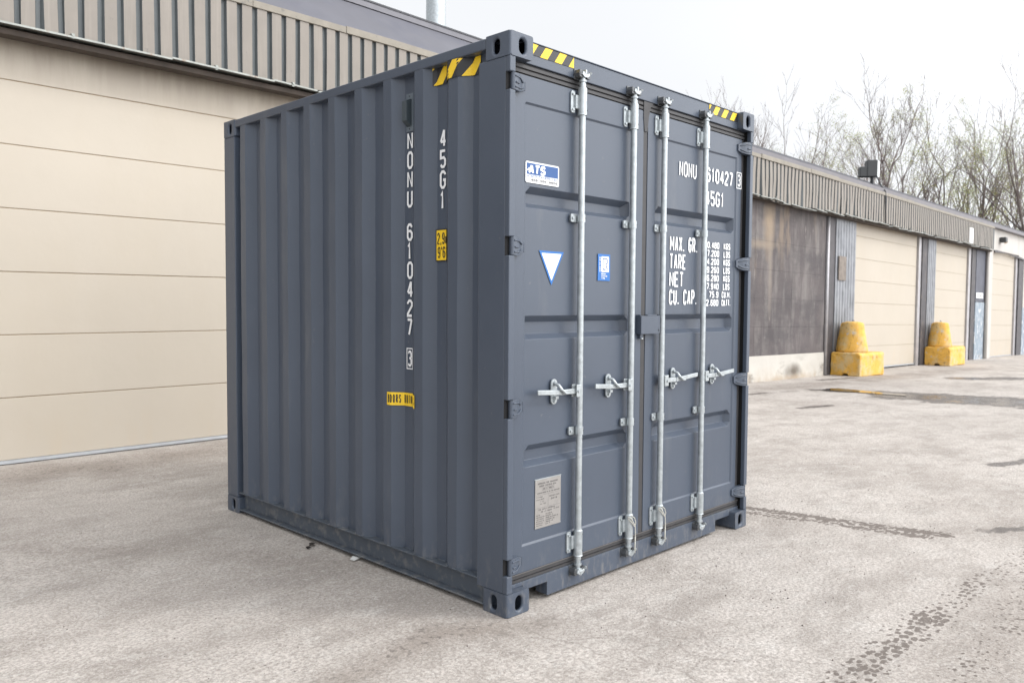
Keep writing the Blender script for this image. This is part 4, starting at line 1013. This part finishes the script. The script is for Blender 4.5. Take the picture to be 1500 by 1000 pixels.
# annex at the far right end of the row
an = thing('annex_building', 'white painted end building with a single cream door past the fascia', 'building', (36, 5.6, -.45))
mb = MB(bxf); kb(mb, 31.12, 31.82, -.24, .02, -.3, 4.910); kb(mb, 31.82, 35.60, -.24, .02, 4.12, 4.910); kb(mb, 36.46, 60, -.24, .02, 2.0, 4.910); kb(mb, 35.6, 36.46, -.24, .02, 4.0, 4.910); kb(mb, 31.12, 60, -6.2, -6.0, -.3, 4.9); kb(mb, 59.8, 60, -6.0, -.25, -.3, 4.9)
wbuild(mb, 'wall', WHITEW, 0, None, an)
mb = MB(bxf); kb(mb, 36.46, 60, -.24, .015, -.4, 1.995); wbuild(mb, 'lower_wall', PALEBL, 0, None, an)
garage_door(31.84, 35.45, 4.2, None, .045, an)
mb = MB(bxf); kb(mb, 35.47, 35.75, -.24, -.05, -.3, 4.0); wbuild(mb, 'door_track', TRACK, 0, None, an)
mb = MB(bxf); kb(mb, 35.76, 36.45, -.24, .0, -.3, 4.0); wbuild(mb, 'door_jamb', JAMB, 0, None, an)
mb = MB(bxf); mb.prism([(31.9, 4.12), (31.9, 4.02), (33.7, 4.08), (35.6, 3.98), (36.4, 3.95), (36.4, 4.0), (35.6, 4.06)], .021, .06, 1); wbuild(mb, 'awning_edge', JAMB, 0, None, an)

# lamp over the annex door
lp = thing('wall_lamp', 'small dark lamp on the white wall above the last overhead door', 'lamp', (32.7, wy(32.7)-.05, 4.5+gz(32.7)))
x, y, z = lp.location
def rel(mb, name, m, p, bevel=.005):
    o = mb.build(name, m, p, bevel); o.matrix_parent_inverse = Matrix.Translation(-Vector(p.location)); return o
mb = MB(); mb.box(x-.14, x+.14, y-.20, y+.03, z-.06, z+.14); rel(mb, 'housing', LAMPBODY, lp, .03)
mb = MB(); mb.add([(x-.12, y-.21, z-.05), (x+.12, y-.21, z-.05), (x+.12, y-.12, z-.10), (x-.12, y-.12, z-.10)], [(0, 1, 2, 3)]); rel(mb, 'lens', mat('amber_lens', (.42, .28, .12), .3), lp, 0)

# floodlight on the roof edge
fl = thing('floodlight', 'boxy floodlight with pale glass mounted on the warehouse roof edge', 'floodlight', (20.35, 5.85, 5.0))
def obx(mb, c_, ax, sx, sy, sz):
    ca, sa = math.cos(ax), math.sin(ax); vs = []
    for dz in (-sz/2, sz/2):
        for dx, dy in ((-sx/2, -sy/2), (sx/2, -sy/2), (sx/2, sy/2), (-sx/2, sy/2)): vs.append((c_[0]+dx*ca-dy*sa, c_[1]+dx*sa+dy*ca, c_[2]+dz))
    mb.add(vs, [(0, 3, 2, 1), (4, 5, 6, 7), (0, 1, 5, 4), (1, 2, 6, 5), (2, 3, 7, 6), (3, 0, 4, 7)])
th = R(-52)
mb = MB(); obx(mb, (20.33, 5.92, 5.36), th, .28, .26, .46); rel(mb, 'housing', LAMPBODY, fl, .02)
mb = MB(); obx(mb, (20.20, 6.08, 5.27), th, .24, .22, .28); rel(mb, 'ballast_box', LAMPBODY, fl, .02)
mb = MB(); obx(mb, (20.475, 5.86, 5.36), R(-8), .20, .16, .46); rel(mb, 'glass', LAMPFACE, fl, .01)
mb = MB(); mb.box(20.29, 20.37, 5.84, 5.92, 4.86, 5.15); mb.box(20.15, 20.55, 5.78, 5.98, 4.83, 4.87); rel(mb, 'bracket', LAMPBODY, fl)
mb = MB(); mb.tube([(20.30, 5.78, 5.2), (20.30, 5.62, 4.86), (20.30, 5.50, 4.70), (20.32, 5.49, 4.2), (20.35, 5.49, 3.8)], .018, 6); rel(mb, 'cable', LAMPBODY, fl, 0)

# ------------------------------------------------------------------ yellow barriers
def conc_block(x0, x1, y0, y1, hgt, label, rz=0):
    o = thing('concrete_block', label, 'concrete block', ((x0+x1)/2, (y0+y1)/2, gz(x0)), 'yellow painted concrete blocks'); o.rotation_euler.z = rz
    mb = MB(); X1 = (x1-x0)/2; Y1 = (y1-y0)/2; z0 = -.01
    # side face has a notch at the foot for the lifting forks
    pr_ = [(-Y1, z0), (-Y1, hgt-.05), (-Y1+.05, hgt), (Y1-.05, hgt), (Y1, hgt-.05), (Y1, z0), (.10, z0), (.05, z0+.07), (-.05, z0+.07), (-.10, z0)]
    mb.prism([(a, b) for a, b in pr_], -X1, X1, 0)
    b = mb.build('block', CONC_Y, o, .03, 3)
    s = b.modifiers.new('sub', 'SUBSURF'); s.subdivision_type = 'SIMPLE'; s.levels = s.render_levels = 3
    tx = bpy.data.textures.new('chips', 'CLOUDS'); tx.noise_scale = .14
    dm = b.modifiers.new('disp', 'DISPLACE'); dm.texture = tx; dm.strength = .035; dm.texture_coords = 'LOCAL'
    return o
conc_block(17.50, 18.80, 4.92, 5.70, .58, 'yellow concrete block under the cone-shaped barrier nearest the container', R(-5))
conc_block(24.55, 26.15, 4.95, 5.70, .58, 'yellow concrete block under the cone-shaped barrier farther along the wall')
def conc_cone(x, y, label, sc=1):
    o = thing('tapered_barrier', label, 'concrete barrier', (x, y, gz(x)+.585), 'yellow tapered concrete barriers'); o.scale = (sc, sc, 1)
    mb = MB(); n = 40; prof = [(.0, 0), (.36, 0), (.385, .03), (.375, .12), (.345, .30), (.315, .48), (.285, .66), (.272, .735), (.24, .765), (.0, .77)]
    vs = []; rg = random.Random(int(x))
    for r, z in prof:
        for i in range(n):
            a = 2*math.pi*i/n; rr = r*(1+.018*math.sin(3*a+z*5)+.01*math.sin(7*a+9*z)); vs.append((rr*math.cos(a), rr*math.sin(a), z+ (.012*math.sin(2*a+1) if z > .6 else 0)))
    mb.smooth = True
    mb.add(vs, [(i*n+j, i*n+(j+1) % n, (i+1)*n+(j+1) % n, (i+1)*n+j) for i in range(len(prof)-1) for j in range(n)])
    b = mb.build('cone_body', CONC_Y, o)
    tx = bpy.data.textures.new('chips', 'CLOUDS'); tx.noise_scale = .12
    s = b.modifiers.new('sub', 'SUBSURF'); s.subdivision_type = 'SIMPLE'; s.levels = s.render_levels = 1
    dm = b.modifiers.new('disp', 'DISPLACE'); dm.texture = tx; dm.strength = .02; dm.texture_coords = 'LOCAL'
    mb = MB(); mb.tube([(.02, 0, .74), (.03, .02, .80), (.07, .02, .825), (.10, 0, .79), (.10, 0, .74)], .010, 6); mb.build('lifting_loop', DKSTEEL, o)
conc_cone(18.00, 5.40, 'yellow tapered concrete barrier on the block nearest the container')
conc_cone(24.98, 5.38, 'yellow tapered concrete barrier on the block farther along the wall', .9)

# litter
mb = MB(); mb.add([(0, 0, .006), (.05, .012, .016), (.085, .0, .008), (.06, -.03, .012), (.02, -.028, .018)], [(0, 1, 4), (1, 2, 3), (1, 3, 4)]); mb.add([(-.05, .0, .005), (-.03, .02, .014), (-.005, .004, .01), (-.025, -.02, .008)], [(0, 1, 2), (0, 2, 3)])
o = mb.build('dead_leaf', BROWN); o.location = (-.07, 1.72, 0); o.rotation_euler.z = .8; tag(o, 'black crumpled leaf on the ground beside the long container side', 'leaf')
mb = MB(); mb.add([(0, 0, .005), (.07, .01, .012), (.10, .05, .006), (.03, .06, .014), (-.01, .03, .01)], [(0, 1, 3), (1, 2, 3), (0, 3, 4)])
o = mb.build('paper_scrap', PAPER); o.location = (-.03, 1.28, 0); tag(o, 'small pale torn scrap lying against the container bottom rail', 'scrap')

# ------------------------------------------------------------------ trees beyond the building
def grow(seed, kind):
    rg = random.Random(seed); tr = MB(); cw = MB().mat(TWIG)
    leaves = []
    def branch(p, d, ln, r, lvl, up_):
        n = 8 if lvl == 0 else (5 if lvl == 1 else 3)
        pts = [p.copy()]; rad = [r]; q = p.copy(); dd = d.copy()
        taper = .50 if lvl else .20
        for i in range(n):
            dd = (dd+Vector((rg.gauss(0, .13), rg.gauss(0, .13), rg.gauss(0, .06)+up_))*(.9 if lvl else .55)).normalized()
            q = q+dd*(ln/n); pts.append(q.copy()); rad.append(r*(1-(1-taper)*(i+1)/n))
        (tr if lvl == 0 or (lvl == 1 and r > .05) else cw).tube(pts, rad, 6 if lvl < 2 else (4 if lvl < 3 else 3))
        if lvl >= 4 or r < .010: 
            if lvl >= 3: leaves.append((pts[-1], lvl)); leaves.append((pts[len(pts)//2], lvl))
            return
        kids = {0: rg.randint(9, 12), 1: rg.randint(4, 5), 2: rg.randint(3, 4), 3: rg.randint(1, 3)}[lvl]
        for k in range(kids):
            f = rg.uniform(.34 if lvl == 0 else .22, 1.0) if k else 1.0
            i = min(n-1, int(f*n)); b = pts[i].lerp(pts[i+1], f*n-i) if i < n else pts[-1]
            seg = (pts[min(i+1, n)]-pts[i]).normalized()
            ang = rg.uniform(.25, .62) if lvl else rg.uniform(.30, .62)
            ax_ = seg.orthogonal().normalized(); ax_.rotate(Matrix.Rotation(rg.uniform(0, 6.283), 3, seg))
            nd = seg.copy(); nd.rotate(Matrix.Rotation(ang, 3, ax_))
            rr = rad[i]*rg.uniform(.42, .68)
            l2 = ln*(rg.uniform(.26, .46)*(1.35-.55*f) if lvl == 0 else rg.uniform(.42, .66)*(1.1-.3*f))
            branch(b, nd, l2, max(rr, .011), lvl+1, .10 if kind != 'lean' else .05)
    stems = {'bare': 1, 'fork': 2, 'leafy': 1, 'lean': 2, 'bush': 2}[kind]
    for s in range(stems):
        a = rg.uniform(0, 6.28); t_ = .0 if stems == 1 else rg.uniform(.08, .16)
        branch(Vector((.15*math.cos(a)*(stems > 1), .15*math.sin(a)*(stems > 1), -.2)), Vector((t_*math.cos(a), t_*math.sin(a), 1)).normalized(), 13.0 if kind != 'bush' else 8.5,   .21 if stems == 1 else (.15 if kind != 'bush' else .07), 0, .03)
    den = {'bare': 0.02, 'fork': .05, 'leafy': 5, 'lean': 2.6, 'bush': 3}[kind]
    cw.mat(LEAFM)
    for p, l in leaves:
        k = int(den)+(rg.random() < den-int(den))
        clump = .5+.5*math.sin(p.x*1.1+seed)*math.sin(p.y*1.3+p.z*.9)
        if rg.random() > clump+.15: continue
        for _ in range(k*2):
            c_ = p+Vector((rg.gauss(0, .16), rg.gauss(0, .16), rg.gauss(0, .16))); s = rg.uniform(.022, .055)
            u = Vector((rg.gauss(0, 1), rg.gauss(0, 1), rg.gauss(0, 1))).normalized(); v = u.orthogonal().normalized()*s*.6; u = u*s
            cw.mat(LEAFY if rg.random() < .4 else LEAFM)
            cw.add([tuple(c_-u), tuple(c_+v), tuple(c_+u), tuple(c_-v)], [(0, 1, 2, 3)])
    return tr, cw
protos = {}
for nm, seed, kind in (('a', 11, 'bare'), ('b', 23, 'fork'), ('c', 5, 'leafy'), ('d', 42, 'lean'), ('e', 9, 'bush'), ('f', 31, 'bare')):
    tr, cw = grow(seed, kind)
    hh = max(v[2] for v in tr.v+cw.v)
    a = tr.build('trunk', BARK); b = cw.build('crown')
    C.objects.unlink(a); C.objects.unlink(b); protos[nm] = (a, b, hh)
def ray_xy(u, D):
    a = YAW-math.atan((u-750)/1177.6); k = D/math.cos(YAW-a)
    return (-2.809+k*math.cos(a), -2.775+k*math.sin(a))
TREES = [  # pixel column of the trunk, distance, top row, kind, label
 (1012, 60, 128, 'b', 'thin bare tree whose top shows just above the container header'),
 (1045, 64, 112, 'a', 'slender bare tree showing above the hazard stripes of the container'),
 (1127, 40, 88, 'b', 'forked bare tree just right of the container corner'),
 (1180, 58, 158, 'c', 'low yellow-green budding tree left of the tall dark-trunked tree'),
 (1237, 38, 80, 'a', 'tall bare tree with a dark straight trunk left of the roof floodlight'),
 (1152, 62, 138, 'c', 'budding tree in the gap right of the forked bare tree'),
 (1284, 64, 150, 'b', 'far slim bare tree close behind the roof floodlight'),
 (1297, 54, 140, 'd', 'bare leaning tree just right of the roof floodlight'),
 (1328, 64, 165, 'c', 'pale green small tree between the leaning tree and the tufted budding tree'),
 (1400, 66, 150, 'c', 'far green budding tree filling the gap before the tallest budding tree'),
 (1362, 54, 130, 'c', 'budding tree with yellow-green tufts midway above the fascia'),
 (1436, 62, 124, 'c', 'tallest light green budding tree near the end of the fascia'),
 (1466, 66, 150, 'd', 'budding tree with long slanting branches above the white wall'),
 (1490, 60, 175, 'e', 'low bushy tree at the right edge above the white wall'),
 (1528, 50, 52, 'b', 'tall bare tree reaching in from the right edge of the picture'),
]
rg = random.Random(77)
for u, D, vtop, k, lab in TREES:
    x, y = ray_xy(u, D); z0 = gz(x)-.1
    ztop = 1.58+(443-vtop)/1177.6*D*1.0
    a, b, hh = protos[k]; s = (ztop-z0)/hh
    o = thing('tree', lab, 'tree', (x, y, z0), 'budding trees behind the warehouse'); o.rotation_euler.z = rg.uniform(0, 6.28)
    w_ = s*rg.uniform(.80, 1.0)*(1.25 if D < 45 else 1); o.scale = (w_, w_, s)
    for q in (a, b):
        c_ = q.copy(); C.objects.link(c_); c_.parent = o
for a, b, hh in protos.values(): bpy.data.objects.remove(a); bpy.data.objects.remove(b)
